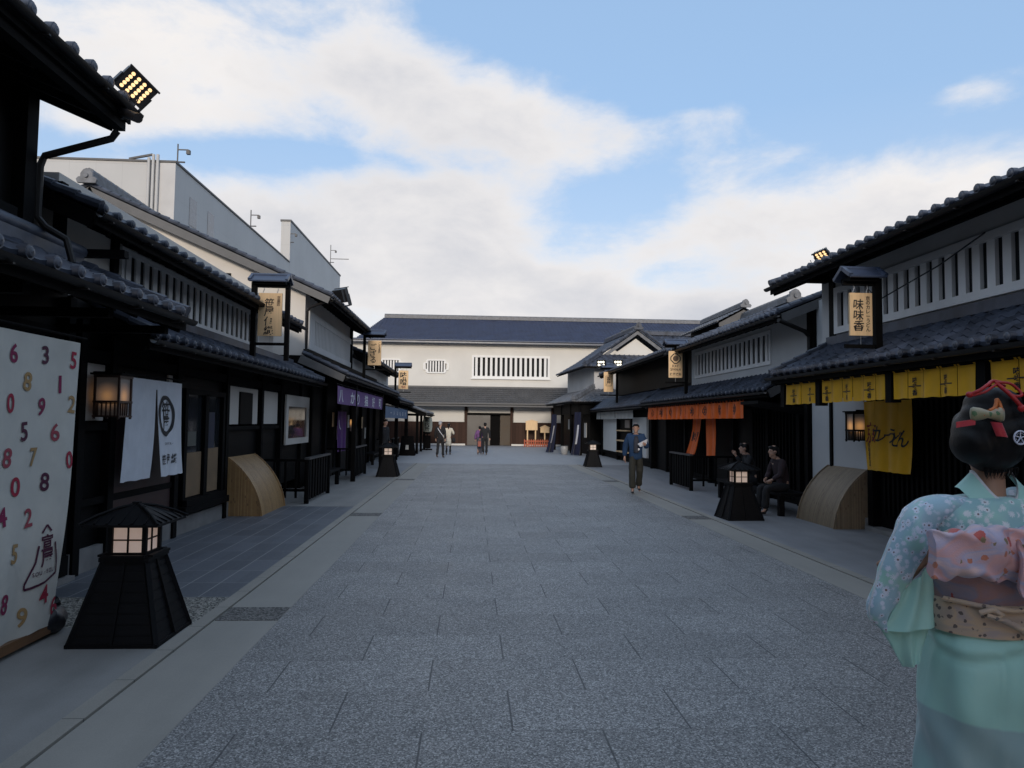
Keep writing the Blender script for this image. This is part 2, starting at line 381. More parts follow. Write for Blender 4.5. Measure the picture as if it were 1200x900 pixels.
# ---------------------------------------------------------------- ground
def ground_mat(name, kind):
    m, nt, p = newmat(name)
    t = nt.nodes.new('ShaderNodeTexCoord'); s = nt.nodes.new('ShaderNodeSeparateXYZ'); L(nt, t.outputs['Object'], s.inputs[0])
    v = t.outputs['Object']; X, Y, Z = s.outputs
    big = NOISE(nt, v, .35, 5); mid = NOISE(nt, v, 2.3, 6)
    def slabs(w_, h_, x0, y0, jt, jh):
        q = MA(nt, 'DIVIDE', MA(nt, 'SUBTRACT', Y, y0), h_); row = MA(nt, 'FLOOR', q); fy = MA(nt, 'FRACT', q)
        off = MA(nt, 'MULTIPLY', MA(nt, 'MODULO', MA(nt, 'ADD', row, 200), 2), .5)
        px = MA(nt, 'ADD', MA(nt, 'DIVIDE', MA(nt, 'SUBTRACT', X, x0), w_), off); cx = MA(nt, 'FLOOR', px); fx = MA(nt, 'FRACT', px)
        jx = MA(nt, 'LESS_THAN', fx, jt / w_); jy = MA(nt, 'LESS_THAN', fy, jh / h_)
        cmb = nt.nodes.new('ShaderNodeCombineXYZ'); L(nt, cx, cmb.inputs[0]); L(nt, row, cmb.inputs[1])
        wn = nt.nodes.new('ShaderNodeTexWhiteNoise'); L(nt, cmb.outputs[0], wn.inputs['Vector'])
        return jx, jy, wn.outputs['Value']
    if kind == 'granite':
        vo = nt.nodes.new('ShaderNodeTexVoronoi'); vo.inputs['Scale'].default_value = 120; L(nt, v, vo.inputs['Vector'])
        sg = nt.nodes.new('ShaderNodeSeparateColor'); L(nt, vo.outputs['Color'], sg.inputs[0])
        fine = NOISE(nt, v, 160, 3)
        g = MA(nt, 'ADD', MA(nt, 'MULTIPLY', sg.outputs[0], .6), MA(nt, 'MULTIPLY', fine, .4))
        base = RAMP(nt, g, [(.24, (.07, .069, .068)), (.45, (.182, .179, .175)), (.66, (.272, .266, .257)), (.84, (.58, .565, .545))])
        jx, jy, id_ = slabs(1.0, .59, .25, 4.0, .011, .006)
        tone = MA(nt, 'ADD', MA(nt, 'MULTIPLY', id_, .2), MA(nt, 'ADD', MA(nt, 'MULTIPLY', big, .45), .68))
        cmb = nt.nodes.new('ShaderNodeCombineColor'); [L(nt, tone, cmb.inputs[i]) for i in range(3)]
        base = MIX(nt, 1., base, cmb.outputs[0], 'MULTIPLY')
        base = MIX(nt, MA(nt, 'MULTIPLY', jx, .85), base, (.035, .036, .04)); base = MIX(nt, MA(nt, 'MULTIPLY', jy, .6), base, (.06, .06, .065))
        st_ = NOISE(nt, COORD(nt, (1.1, .5, 1)), 1.6, 7, .65); base = MIX(nt, MA(nt, 'MULTIPLY', MA(nt, 'SUBTRACT', st_, .56, clamp=True), 2.2, clamp=True), base, (.11, .108, .1))
        L(nt, base, p.inputs['Base Color'])
        L(nt, MA(nt, 'MULTIPLY_ADD', mid, .3, .42), p.inputs['Roughness'])
        BUMP(nt, MA(nt, 'SUBTRACT', MA(nt, 'MULTIPLY', g, .5), MA(nt, 'ADD', jx, MA(nt, 'MULTIPLY', jy, .5))), p, .45, .004)
    elif kind == 'slate':
        g = NOISE(nt, v, 30, 5)
        jx, jy, id_ = slabs(.3, .6, -2.27, 7.0, .012, .012)
        base = RAMP(nt, MA(nt, 'ADD', MA(nt, 'MULTIPLY', id_, .3), MA(nt, 'MULTIPLY', g, .55)), [(.2, (.085, .092, .105)), (.8, (.16, .17, .19))])
        # joints run with the street
        j2 = MA(nt, 'LESS_THAN', MA(nt, 'FRACT', MA(nt, 'DIVIDE', MA(nt, 'ADD', X, 8.27), .3)), .035)
        base = MIX(nt, MA(nt, 'MULTIPLY', MA(nt, 'MAXIMUM', j2, MA(nt, 'MULTIPLY', jy, .6)), .85), base, (.34, .34, .33))
        L(nt, base, p.inputs['Base Color']); p.inputs['Roughness'].default_value = .5
        BUMP(nt, g, p, .3, .003)
    else:
        C_ = {'concrete': ((.15, .148, .14), (.3, .29, .275)), 'strip': ((.23, .22, .195), (.34, .32, .285)), 'kerb': ((.2, .19, .165), (.35, .325, .285)),
              'gravel': ((.05, .048, .04), (.34, .32, .28)), 'plaza': ((.28, .285, .295), (.36, .365, .375)), 'darkpatch': ((.05, .048, .045), (.19, .18, .165)), 'rconc': ((.15, .15, .158), (.3, .3, .305))}[kind]
        if kind in ('gravel', 'darkpatch'):
            vo = nt.nodes.new('ShaderNodeTexVoronoi'); vo.inputs['Scale'].default_value = 70; L(nt, v, vo.inputs['Vector'])
            sg = nt.nodes.new('ShaderNodeSeparateColor'); L(nt, vo.outputs['Color'], sg.inputs[0]); k = sg.outputs[1]
            BUMP(nt, vo.outputs['Distance'], p, .9, .006)
        else:
            fine = NOISE(nt, v, 140, 3)
            st = NOISE(nt, COORD(nt, (2.2, .35, 1)), 1.2, 5)
            k = MA(nt, 'ADD', MA(nt, 'MULTIPLY', fine, .35), MA(nt, 'ADD', MA(nt, 'MULTIPLY', mid, .3), MA(nt, 'MULTIPLY', st, .35)))
            BUMP(nt, fine, p, .35, .002)
        base = RAMP(nt, k, [(.3, C_[0]), (.7, C_[1])])
        if kind == 'kerb':
            j = MA(nt, 'LESS_THAN', MA(nt, 'FRACT', MA(nt, 'DIVIDE', Y, .6)), .014)
            base = MIX(nt, MA(nt, 'MULTIPLY', j, .8), base, (.05, .045, .04))
        if kind == 'plaza':
            jx, jy, id_ = slabs(1.2, 1.2, 0, 0, .01, .01)
            base = MIX(nt, MA(nt, 'MULTIPLY', MA(nt, 'MAXIMUM', jx, jy), .3), base, (.1, .1, .1))
        L(nt, base, p.inputs['Base Color'])
        L(nt, MA(nt, 'MULTIPLY_ADD', mid, .3, .5 if kind == 'rconc' else .6), p.inputs['Roughness'])
    return m
def sheet(name, x0, x1, y0, y1, z, kind, nm=None):
    b = B().box(x0, x1, y0, y1, z - .03, z)
    return struct(name, b, ground_mat(nm or ('ground_' + kind), kind))
struct('ground', B().box(-400, 400, -300, 900, -.3, -.032), ground_mat('ground_outer', 'concrete'))
sheet('plaza_paving', -16, 16, 28.8, 51.2, 0, 'plaza')
sheet('street_paving', -1.6, 3.9, -9, 28.8, .0, 'granite')
sheet('left_concrete_strip', -2.13, -1.6, -9, 28.8, .002, 'strip')
sheet('right_concrete_strip', 3.9, 4.33, -9, 28.8, .002, 'strip')
for nm, x0, x1 in (('left_kerb', -2.26, -2.142), ('right_kerb', 4.342, 4.46)):
    struct(nm, B().box(x0, x1, -9, 28.8, -.03, .012), ground_mat('kerb_stone', 'kerb'))
struct('kerb_gap', B().box(-2.142, -2.13, -9, 28.8, -.03, -.012).box(4.33, 4.342, -9, 28.8, -.03, -.012), M['black'])
sheet('near_left_pavement', -4.3, -2.26, -9, 6.0, .006, 'concrete')
sheet('gravel_band', -4.3, -2.26, 6.0, 7.0, .002, 'gravel')
sheet('slate_pavement', -4.3, -2.26, 7.0, 14.2, .004, 'slate')
sheet('middle_left_pavement', -4.6, -2.26, 14.2, 22.0, .006, 'concrete', 'ground_warm')
sheet('far_left_pavement', -4.6, -2.26, 22.0, 28.8, .004, 'rconc')
sheet('right_pavement', 4.46, 7.6, -9, 28.8, .006, 'rconc')
for i, (x0, x1, y0, y1) in enumerate([(-2.125, -1.605, 6.2, 6.62), (-2.125, -1.605, 12.85, 13.25), (-2.125, -1.605, 20.6, 21.), (3.905, 4.325, 12.6, 13.05), (3.905, 4.325, 20.5, 21.)]):
    struct('drain_cover', B().box(x0, x1, y0, y1, -.02, .006), ground_mat('exposed_aggregate', 'darkpatch'))
# ---------------------------------------------------------------- roofs
def tiles(b, o, u, L_, v, W, col=.27, row=.24, ns=6, hump=.036, caps=True, cap_r=.05, lift=.02):
    o = Vector(o); u = Vector(u).normalized(); v = Vector(v).normalized(); n = u.cross(v)
    if n.z < 0: n = -n
    nc = max(1, round(L_ / col)); col = L_ / nc; nr = max(1, round(W / row)); row = W / nr
    prof = []
    for k in range(ns):
        t = k / ns
        prof.append((t, hump * math.sin(math.pi * t / .42) if t < .42 else -.012 * math.sin(math.pi * (t - .42) / .58)))
    us = [((i + t) * col, h) for i in range(nc) for t, h in prof] + [(L_, 0)]
    lines = [(0, -.03)]
    for r in range(nr): lines += [(r * row, lift), ((r + 1) * row, 0)]
    jit = {}
    vs = []
    for li, (s, h) in enumerate(lines):
        for (x, hh) in us: vs.append(o + u * x + v * s + n * (hh + h))
    m = len(us)
    b.add(vs, [(j * m + i, j * m + i + 1, (j + 1) * m + i + 1, (j + 1) * m + i) for j in range(len(lines) - 1) for i in range(m - 1)])
    if caps:
        out = Vector((-v.x, -v.y, 0)).normalized()
        for i in range(nc):
            c = o + u * ((i + .21) * col) + n * (hump * .3 + lift * .5) + out * .01
            b.cyl(c - out * .03, c + out * .035, cap_r, cap_r, 10)
            b.tube([c + out * .035, c + out * .05, c + out * .056], [cap_r * .8, cap_r * .6, .005], 10, False)
def ridge_bar(b, p, q, w=.28, h=.22, layers=3):
    p = Vector(p); q = Vector(q); d = (q - p).normalized()
    for k in range(layers):
        ww = w * (1 - .12 * k); z0 = h * k / layers * .8; z1 = h * (k + 1) / layers * .8 - .008
        b.beam(p + Vector((0, 0, (z0 + z1) / 2)), q + Vector((0, 0, (z0 + z1) / 2)), ww, z1 - z0)
    L_ = (q - p).length; n = max(2, round(L_ / .3))
    for i in range(n):
        a = p + d * (L_ * i / n) + Vector((0, 0, h * .82)); c = p + d * (L_ * (i + .94) / n) + Vector((0, 0, h * .82))
        b.cyl(a, c, w * .3, w * .27, 8)
def ornament(b, p, d, s=1.):
    """ridge-end tile: a rounded shield with scrolls"""
    p = Vector(p); d = Vector(d).normalized(); a = d.cross(Vector((0, 0, 1))).normalized()
    pts = [(-.3, -.12), (-.34, .0), (-.27, .08), (-.2, .09), (-.2, .2), (-.11, .33), (0, .38), (.11, .33), (.2, .2), (.2, .09), (.27, .08), (.34, 0), (.3, -.12)]
    b.prism([p + a * (x * s) + Vector((0, 0, y * s)) for x, y in pts], d * .09 * s)
    for sx in (-1, 1):
        b.sphere(p + a * (.25 * s * sx) + Vector((0, 0, 0)), .085 * s, 10, 6); b.sphere(p + a * (.14 * s * sx) + Vector((0, 0, .24 * s)), .06 * s, 8, 6)
    b.cyl(p + d * .05 * s + Vector((0, 0, .12 * s)), p + d * .16 * s + Vector((0, 0, .12 * s)), .085 * s, .075 * s, 12)

def slope_roof(bld, nm, eave, top, y0, y1, gutter=True, caps=True, cap_r=.05, col=.27, ns=6, tmat='tile', verge=(True, True), deck=.09, rafters=True, barge='black', gap_wall=True, row=.24):
    """a roof slope whose eave runs along y. eave=(x,z) top=(x,z)"""
    xe, ze = eave; xt, zt = top; sgn = 1 if xe > xt else -1     # outward direction in x
    v = Vector((xt - xe, 0, zt - ze)); W = v.length; v.normalize(); n = Vector((0, 1, 0)).cross(v)
    if n.z < 0: n = -n
    b = B(); tiles(b, (xe, y0, ze), (0, 1, 0), y1 - y0, v, W, col=col, ns=ns, caps=caps, cap_r=cap_r, row=row)
    E_ = Vector((xe, 0, ze)); T_ = Vector((xt, 0, zt))
    for k, yy in ((0, y0), (1, y1)):
        if not verge[k]: continue
        for i in range(max(1, round(W / .26))):     # verge tiles: overlapping half rounds
            s0 = i * W / round(W / .26); s1 = s0 + W / round(W / .26) * 1.04
            q = Vector((xe, yy + (.04 if k == 0 else -.04), ze))
            b.cyl(q + v * s0 + n * .05, q + v * s1 + n * .035, .058, .05, 8)
    roof = mesh_obj(nm, b, tmat, bld)
    d = B()
    d.prism([Vector((xe - sgn * .03, y0 + .02, ze)) - n * .035, Vector((xt, y0 + .02, zt)) - n * .035, Vector((xt, y0 + .02, zt)) - n * deck, Vector((xe - sgn * .03, y0 + .02, ze)) - n * deck], (0, y1 - y0 - .04, 0))
    if rafters:
        nr = max(2, round((y1 - y0) / .42))
        for i in range(nr + 1):
            yy = y0 + .08 + (y1 - y0 - .16) * i / nr
            d.beam(Vector((xe - sgn * .06, yy, ze)) - n * (deck + .04), Vector((xt, yy, zt)) - n * (deck + .04), .055, .075, (0, 0, 1))
    d.box(xe - sgn * .01, xe - sgn * .035, y0, y1, ze - .16, ze - .035)
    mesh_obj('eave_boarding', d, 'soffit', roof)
    for k, yy in ((0, y0), (1, y1)):
        if verge[k]:
            g = B(); yb = yy + (.005 if k == 0 else -.045)
            g.prism([Vector((xe, yb, ze)) - n * .03, Vector((xt, yb, zt)) - n * .03, Vector((xt, yb, zt)) - n * .24, Vector((xe, yb, ze)) - n * .2], (0, .04, 0))
            mesh_obj('barge_board', g, barge, roof)
    if gutter:
        g = B(); gx = xe + sgn * .055; gz = ze - .055
        prof = [(math.cos(a) * .052, math.sin(a) * .052) for a in [math.pi + math.pi * k / 6 for k in range(7)]]
        ring = lambda yy: [Vector((gx + c, yy, gz + s_)) for c, s_ in prof] + [Vector((gx + c * .86, yy, gz + s_ * .86)) for c, s_ in reversed(prof)]
        g.loft([ring(y0 - .05), ring(y1 + .02)])
        for i in range(int((y1 - y0) / .9) + 1): g.box(gx - sgn * .07, gx + sgn * .056, y0 + .1 + i * .9, y0 + .125 + i * .9, gz - .064, gz - .052)
        mesh_obj('gutter', g, 'gutter', roof)
    return roof

def wall_piece(b, xw, sgn, y0, y1, z0, z1, t=.16): b.box(xw, xw - sgn * t, y0, y1, z0, z1)
def lattice_window(bld, xw, sgn, y0, y1, z0, z1, nb, mat='whitewood', fr=.07, proud=.035, bar=.55, corner=False):
    """slatted upper-storey window standing on the wall face; sgn = outward"""
    b = B(); xo = xw + sgn * proud; xi = xw - sgn * .002
    mesh_obj('dark_panel', B().box(xw + sgn * .004, xw - sgn * .03, y0 + .02, y1 - .02, z0 + .02, z1 - .02), 'recess', bld)
    b.box(xi, xo, y0, y1, z0, z0 + fr); b.box(xi, xo, y0, y1, z1 - fr, z1)
    b.box(xi, xo, y0, y0 + fr, z0 + fr, z1 - fr); b.box(xi, xo, y1 - fr, y1, z0 + fr, z1 - fr)
    w = (y1 - y0 - 2 * fr) / nb
    for i in range(nb):
        c = y0 + fr + (i + .5) * w
        b.box(xi, xw + sgn * .026, c - w * bar / 2, c + w * bar / 2, z0 + fr, z1 - fr)
    o = mesh_obj('lattice_window', b, mat, bld)
    return o
def building(name_label, loc, group=None, cat='shop house'):
    return thing('shop_house', name_label, cat, loc, 0, group)
def timber(bld, nm, boxes, mat='black'):
    for bx in boxes: mesh_obj(nm, B().box(*bx), mat, bld)
def downpipe(bld, pts, r=.035): mesh_obj('downpipe', B().tube(pts, r, 8), 'gutter', bld)

GL = 'black timber shop houses along the left side'; GR = 'black timber shop houses along the right side'
# ---- left 1, nearest
b1 = building('nearest left black shop house, behind the banner of scattered numbers', (-4.3, 2, 0), GL)
mesh_obj('wall', B().box(-4.3, -9, -8, 7.75, .0, 3.4).prism([(-4.32, -8, 3.42), (-9, -8, 3.42), (-9, -8, 6.6), (-4.32, -8, 4.92)], (0, 14.9, 0)), 'black_v', bld := b1)
slope_roof(b1, 'lower_roof', (-3.07, 2.8), (-4.3, 3.33), -8, 7.8, cap_r=.055, col=.32)
mesh_obj('roof_ridge', B().beam((-4.22, -8, 3.36), (-4.22, 7.75, 3.36), .14, .16).cyl((-4.2, -8, 3.46), (-4.2, 7.78, 3.46), .07), 'tile', b1)
slope_roof(b1, 'upper_roof', (-3.45, 4.8), (-9.0, 7.1), -8, 7.2, cap_r=.058, barge='black', col=.3, deck=.2)
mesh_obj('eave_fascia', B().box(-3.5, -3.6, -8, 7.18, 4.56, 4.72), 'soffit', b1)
timber(b1, 'corner_post', [(-4.42, -4.2, 6.78, 6.95, 3.3, 4.85)])
timber(b1, 'beam', [(-4.34, -4.2, -8, 6.7, 3.5, 3.62)])
downpipe(b1, [(-3.5, 7.02, 4.5), (-3.55, 7.02, 4.42), (-4.16, 7.0, 4.22), (-4.2, 7.0, 4.12), (-4.2, 7.0, 3.62), (-4.12, 7.0, 3.52), (-3.95, 7.05, 3.42), (-3.9, 7.08, 3.2)])
for (y0, y1, z0, z1) in ((6.35, 7.05, 1.66, 2.5), (7.15, 7.62, 1.66, 2.5), (5.3, 6.25, 1.66, 2.5)):
    mesh_obj('plaster_panel', B().box(-4.29, -4.275, y0, y1, z0, z1), 'plaster', b1)
timber(b1, 'rail', [(-4.3, -4.24, -8, 7.7, 1.58, 1.66), (-4.3, -4.22, -8, 7.7, .75, .83), (-4.3, -4.25, -8, 7.7, 2.5, 2.62), (-4.3, -4.16, -8, 7.72, .06, .26)], 'black')
timber(b1, 'post', [(-4.33, -4.2, y, y + .12, .0, 2.95) for y in (3.2, 5.15, 7.63)])
timber(b1, 'eave_bracket', [(-4.3, -3.2, y, y + .09, 2.58, 2.66) for y in (5.2, 6.4, 7.55)], 'black')
mesh_obj('plinth', B().box(-4.27, -4.1, -8, 7.75, 0, .05), 'plinth', b1)

# ---- left 2
b2 = building('second left shop house with white swaying door curtain and a bamboo screen at its wall', (-4.25, 12.5, 0), GL)
mesh_obj('wall', B().box(-4.27, -9, 7.8, 17.9, .25, 1.57).box(-4.27, -9, 7.8, 17.9, 1.6, 3.0), 'black_h', b2)
mesh_obj('plinth', B().box(-4.2, -5, 7.8, 16.2, 0, .25), 'plinth', b2)
ub = B(); wall_piece(ub, -4.42, 1, 7.7, 9.12, 3.0, 4.3); wall_piece(ub, -4.42, 1, 9.12, 14.75, 3.0, 3.22); wall_piece(ub, -4.42, 1, 9.12, 14.75, 3.78, 4.3); wall_piece(ub, -4.42, 1, 14.75, 16.0, 3.0, 4.3)
ub.prism([(-4.58, 7.72, 3.0), (-9, 7.72, 3.0), (-9, 7.72, 5.9), (-4.58, 7.72, 4.12)], (0, .15, 0)); ub.box(-4.58, -9, 15.8, 15.98, 3.0, 4.1)
mesh_obj('upper_wall', ub, 'plaster', b2)
mesh_obj('window_recess', B().box(-4.56, -4.6, 9.1, 14.8, 3.2, 3.8), 'recess', b2)
lattice_window(b2, -4.42, 1, 9.05, 14.82, 3.15, 3.84, 22, bar=.5)
timber(b2, 'corner_post', [(-4.45, -4.37, 7.68, 7.8, 3.0, 4.2), (-4.45, -4.37, 8.82, 8.95, 3.0, 4.2)])
slope_roof(b2, 'lower_roof', (-3.6, 2.63), (-4.4, 3.02), 8.15, 17.5, cap_r=.048)
mesh_obj('roof_ridge', B().beam((-4.36, 8.1, 3.07), (-4.36, 17.4, 3.07), .1, .14), 'tile', b2)
slope_roof(b2, 'upper_roof', (-3.85, 3.83), (-8.2, 5.66), 7.4, 16.25, cap_r=.05, col=.295)
timber(b2, 'eave_arm', [(-4.42, -3.75, 7.78, 7.88, 3.42, 3.5)])
# ground floor bays
timber(b2, 'post', [(-4.3, -4.17, y, y + .13, 0.0, 2.75) for y in (7.82, 8.5, 10.35, 12.42, 14.45, 15.9)])
timber(b2, 'rail', [(-4.27, -4.19, 7.8, 16, 2.32, 2.45), (-4.27, -4.2, 12.5, 16, 1.5, 1.57), (-4.27, -4.2, 7.8, 8.5, 1.55, 1.64), (-4.27, -4.2, 8, 10.4, .72, .8)])
mesh_obj('door_leaf', B().box(-4.24, -4.21, 8.66, 10.3, .1, 2.2), plain('dark_red_door', (.035, .012, .01), .5, .3, 5, .2), b2)
for (y0, y1) in ((7.98, 8.46), (10.2, 10.33)):
    mesh_obj('plaster_panel', B().box(-4.27, -4.24, y0, y1, 1.66, 2.3), 'plaster', b2)
wn = B()
wn.box(-4.27, -4.18, 10.68, 10.78, .42, 2.14).box(-4.27, -4.18, 12.28, 12.38, .42, 2.14).box(-4.27, -4.18, 11.48, 11.62, .5, 2.08).box(-4.27, -4.18, 10.78, 12.28, 2.06, 2.14).box(-4.27, -4.12, 10.68, 12.38, .4, .5)
win = mesh_obj('shop_window', wn, 'black', b2)
mesh_obj('pane', B().box(-4.255, -4.245, 10.78, 12.28, .5, 2.06), 'glass', win)
mesh_obj('display_board', B().box(-4.24, -4.225, 10.8, 11.46, .52, 1.18).box(-4.24, -4.225, 11.64, 12.2, .52, 1.22), plain('display_card', (.2, .13, .07), .7, .2, 3, .1), win)
mesh_obj('price_card', B().box(-4.24, -4.222, 10.9, 11.22, 1.28, 1.5), plain('notice_card', (.1, .1, .085), .7, .1, 3, 0), win)
mesh_obj('poster', B().box(-4.24, -4.224, 11.74, 12.0, 1.22, 1.8), plain('blue_poster', (.008, .014, .04), .6, .3, 9, 0), win)
mesh_obj('window_sill', B().box(-4.27, -4.1, 10.6, 12.46, .3, .4), 'black', b2)
for (y0, y1) in ((12.66, 13.25), (14.02, 14.4), (14.62, 15.86)):
    mesh_obj('plaster_panel', B().box(-4.27, -4.245, y0, y1, 1.6, 2.28), 'plaster', b2)
mesh_obj('plaster_panel', B().box(-4.27, -4.245, 13.26, 14.01, 2.2, 2.28), 'plaster', b2)
mesh_obj('shutter', B().box(-4.27, -4.22, 13.27, 14.0, 1.6, 2.19), 'black_v', b2)
fr = B().box(-4.2, -4.16, 16.3, 16.5, 1.12, 2.26).box(-4.2, -4.16, 18.35, 18.55, 1.12, 2.26).box(-4.2, -4.16, 16.5, 18.35, 2.0, 2.26).box(-4.2, -4.16, 16.5, 18.35, 1.12, 1.26)
fw = mesh_obj('display_window', fr, 'plaster', b2)
mesh_obj('pane', B().box(-4.25, -4.19, 16.5, 18.35, 1.26, 2.0), 'glass', fw)

# ---- left 3 : big gable
b3 = building('tall left shop house with a big pale gable end above its neighbour', (-4.2, 21, 0), GL)
mesh_obj('wall', B().box(-4.2, -14.6, 17.9, 31.0, .0, 3.3), 'black_v', b3)
ub = B()
ub.prism([(-4.2, 17.98, 3.3), (-14.6, 17.98, 3.3), (-14.6, 17.98, 5.0), (-9.4, 17.98, 7.25), (-4.2, 17.98, 4.98)], (0, .16, 0))
ub.box(-4.2, -4.36, 18.14, 24.7, 3.3, 4.98); ub.box(-4.36, -14.6, 24.5, 24.7, 3.3, 4.9)
mesh_obj('upper_wall', ub, 'plaster', b3)
for x_, z_ in ((-6.05, 5.2), (-8.5, 6.2)): mesh_obj('gable_louvre', B().box(x_, x_ - .4, 17.94, 17.985, z_, z_ + .13), 'black', b3)
lb = B(); nb = 30
lb.box(-4.21, -4.15, 18.3, 24.6, 3.5, 3.66).box(-4.21, -4.15, 18.3, 24.6, 4.3, 4.48)
mesh_obj('lattice_shade', B().box(-4.205, -4.19, 18.85, 24.4, 3.64, 4.32), plain('grey_lattice_gap', (.16, .155, .15), .8, .1, 3, 0), b3)
for i in range(nb):
    c = 18.95 + (24.4 - 18.95) * i / (nb - 1); lb.box(-4.21, -4.165, c - .062, c + .062, 3.66, 4.3)
lb.box(-4.21, -4.15, 18.3, 18.88, 3.66, 4.3)
mesh_obj('lattice_board', lb, 'plaster_cool', b3)
slope_roof(b3, 'lower_roof', (-3.1, 2.83), (-4.2, 3.33), 17.75, 30.4, cap_r=.048, barge='bargeboard')
timber(b3, 'floor_beam', [(-4.2, -4.08, 17.9, 30.9, 3.34, 3.46)], 'black')
slope_roof(b3, 'upper_roof', (-3.5, 4.76), (-9.4, 7.36), 17.65, 25.2, cap_r=.05, barge='bargeboard', col=.28)
slope_roof(b3, 'rear_roof', (-15.2, 4.76), (-9.4, 7.36), 17.65, 25.2, gutter=False, caps=False, ns=4, rafters=False, barge='bargeboard')
rb = B(); ridge_bar(rb, (-9.4, 17.6, 7.4), (-9.4, 25.2, 7.4), .34, .34, 4); rg = mesh_obj('roof_ridge', rb, 'tile_light', b3)
ob = B(); ornament(ob, (-9.4, 17.55, 7.46), (0, -1, 0), .72); mesh_obj('ridge_end_tile', ob, 'tile_light', rg)
timber(b3, 'post', [(-4.24, -4.1, y, y + .14, 0, 3.3) for y in (18.6, 20.4, 22.6, 24.9, 27, 29, 30.8)])
timber(b3, 'awning_post', [(-3.3, -3.18, y, y + .12, 0, 2.75) for y in (19.9, 25.9)])
downpipe(b3, [(-3.6, 17.9, 4.68), (-4.05, 17.85, 4.5), (-4.12, 17.85, 4.4), (-4.12, 17.85, 3.4)])
timber(b3, 'corner_post', [(-4.24, -4.12, 24.6, 24.76, 3.3, 4.95)])
for k, (y, z) in enumerate(((21.2, 1.5), (21.9, 1.1), (23.8, 1.45), (26.8, 1.4), (27.6, 1.0))):
    mesh_obj('notice', B().box(-4.085, -4.07, y, y + .28, z, z + .42), ['signwood', 'c_ban', 'c_ban', 'signwood', 'c_ban'][k], b3)

# ---- left 4
b4 = building('left shop house beyond the big gable, over the bright blue awning cloth', (-4.2, 29, 0), GL)
ub = B().box(-4.2, -4.4, 24.75, 36, 2.9, 4.15); ub.prism([(-4.4, 24.78, 2.9), (-10, 24.78, 2.9), (-10, 24.78, 6), (-4.4, 24.78, 4.15)], (0, .15, 0))
mesh_obj('upper_wall', ub, 'plaster_cool', b4)
mesh_obj('wall', B().box(-4.3, -9, 31.05, 36, 0, 2.9), 'black_v', b4)
slope_roof(b4, 'upper_roof', (-3.62, 3.98), (-9, 6.2), 25.3, 35.4, cap_r=.05, ns=4)
slope_roof(b4, 'lower_roof', (-3.05, 2.58), (-4.2, 3.05), 30.5, 37.5, cap_r=.05, ns=4)
timber(b4, 'post', [(-3.3, -3.16, y, y + .14, 0, 2.5) for y in (31, 35.6)])
timber(b4, 'rail', [(-4.2, -4.1, 25, 36, 3.1, 3.2), (-4.2, -4.1, 25, 36, 3.9, 4.0)])
# ---- left 5: porch
b5 = building('low open porch with slim posts at the far end of the left row', (-3.4, 40, 0), GL, 'porch')
slope_roof(b5, 'porch_roof', (-2.3, 2.12), (-4.4, 2.85), 36.6, 43.2, cap_r=.05, ns=4, tmat='tile_light')
timber(b5, 'post', [(x, x + .13, y, y + .13, 0, 2.1) for x, y in ((-2.85, 37), (-2.85, 40), (-2.85, 42.8), (-3.9, 42.8))])
timber(b5, 'beam', [(-2.85, -2.72, 36.8, 43, 2.0, 2.14), (-3.9, -2.85, 42.8, 42.93, 2.0, 2.14)])
mesh_obj('wall', B().box(-5.2, -8.5, 36.1, 43.2, 0, 3.2), 'black_v', b5)
slope_roof(b5, 'rear_roof', (-4.4, 3.15), (-8.5, 4.8), 36.0, 43.4, gutter=False, ns=4, caps=False)

# ================================ right 1, nearest
r1 = building('nearest right shop house, yellow cloths under its eave, long white slatted window above', (6.2, 5, 0), GR)
ub = B(); wall_piece(ub, 6.2, -1, -8, 12.2, 2.95, 3.32); wall_piece(ub, 6.2, -1, -8, 12.2, 3.98, 4.55); wall_piece(ub, 6.2, -1, 11.62, 12.2, 3.32, 3.98)
ub.prism([(6.36, 12.04, 2.6), (12, 12.04, 2.6), (12, 12.04, 6.7), (6.36, 12.04, 4.5)], (0, .16, 0))
mesh_obj('upper_wall', ub, 'plaster_cool', r1)
mesh_obj('window_recess', B().box(6.235, 6.38, -8, 11.65, 3.3, 4.0), 'recess', r1)
lb = B(); y0, y1, z0, z1 = -8, 11.7, 3.26, 4.05
for a_, c_ in ((z0, z0 + .11), (z1 - .1, z1)): lb.box(6.22, 6.15, y0, y1, a_, c_)
lb.box(6.22, 6.15, y1 - .12, y1, z0 + .11, z1 - .1)
yy = y1 - .12 - .13
while yy > y0 + .2:
    lb.box(6.24, 6.185, yy - .135, yy, z0 + .11, z1 - .1); yy -= .255
mesh_obj('lattice_window', lb, 'whitewood', r1)
slope_roof(r1, 'lower_roof', (5.1, 2.55), (6.2, 3.1), -8, 11.85, cap_r=.05, col=.24)
mesh_obj('roof_ridge', B().beam((6.12, -8, 3.14), (6.12, 11.8, 3.14), .12, .14), 'tile', r1)
slope_roof(r1, 'upper_roof', (5.38, 4.22), (10.0, 6.2), -8, 12.5, cap_r=.052, col=.235)
timber(r1, 'corner_post', [(6.17, 6.3, 11.72, 11.9, 3.05, 4.4)])
timber(r1, 'upper_beam', [(5.5, 6.2, 11.95, 12.07, 4.2, 4.3), (6.13, 6.2, -8, 12.1, 4.3, 4.42)])
wb = B().box(6.62, 11, 11.4, 13.5, .0, 2.6).box(6.66, 11, -8, 11.38, 0, 2.95)
mesh_obj('wall', wb, 'black_v', r1)
for (y0, y1) in ((11.42, 12.62), (12.72, 13.42)):
    mesh_obj('plaster_panel', B().box(6.6, 6.63, y0, y1, .2, 2.2), 'plaster_cool', r1)
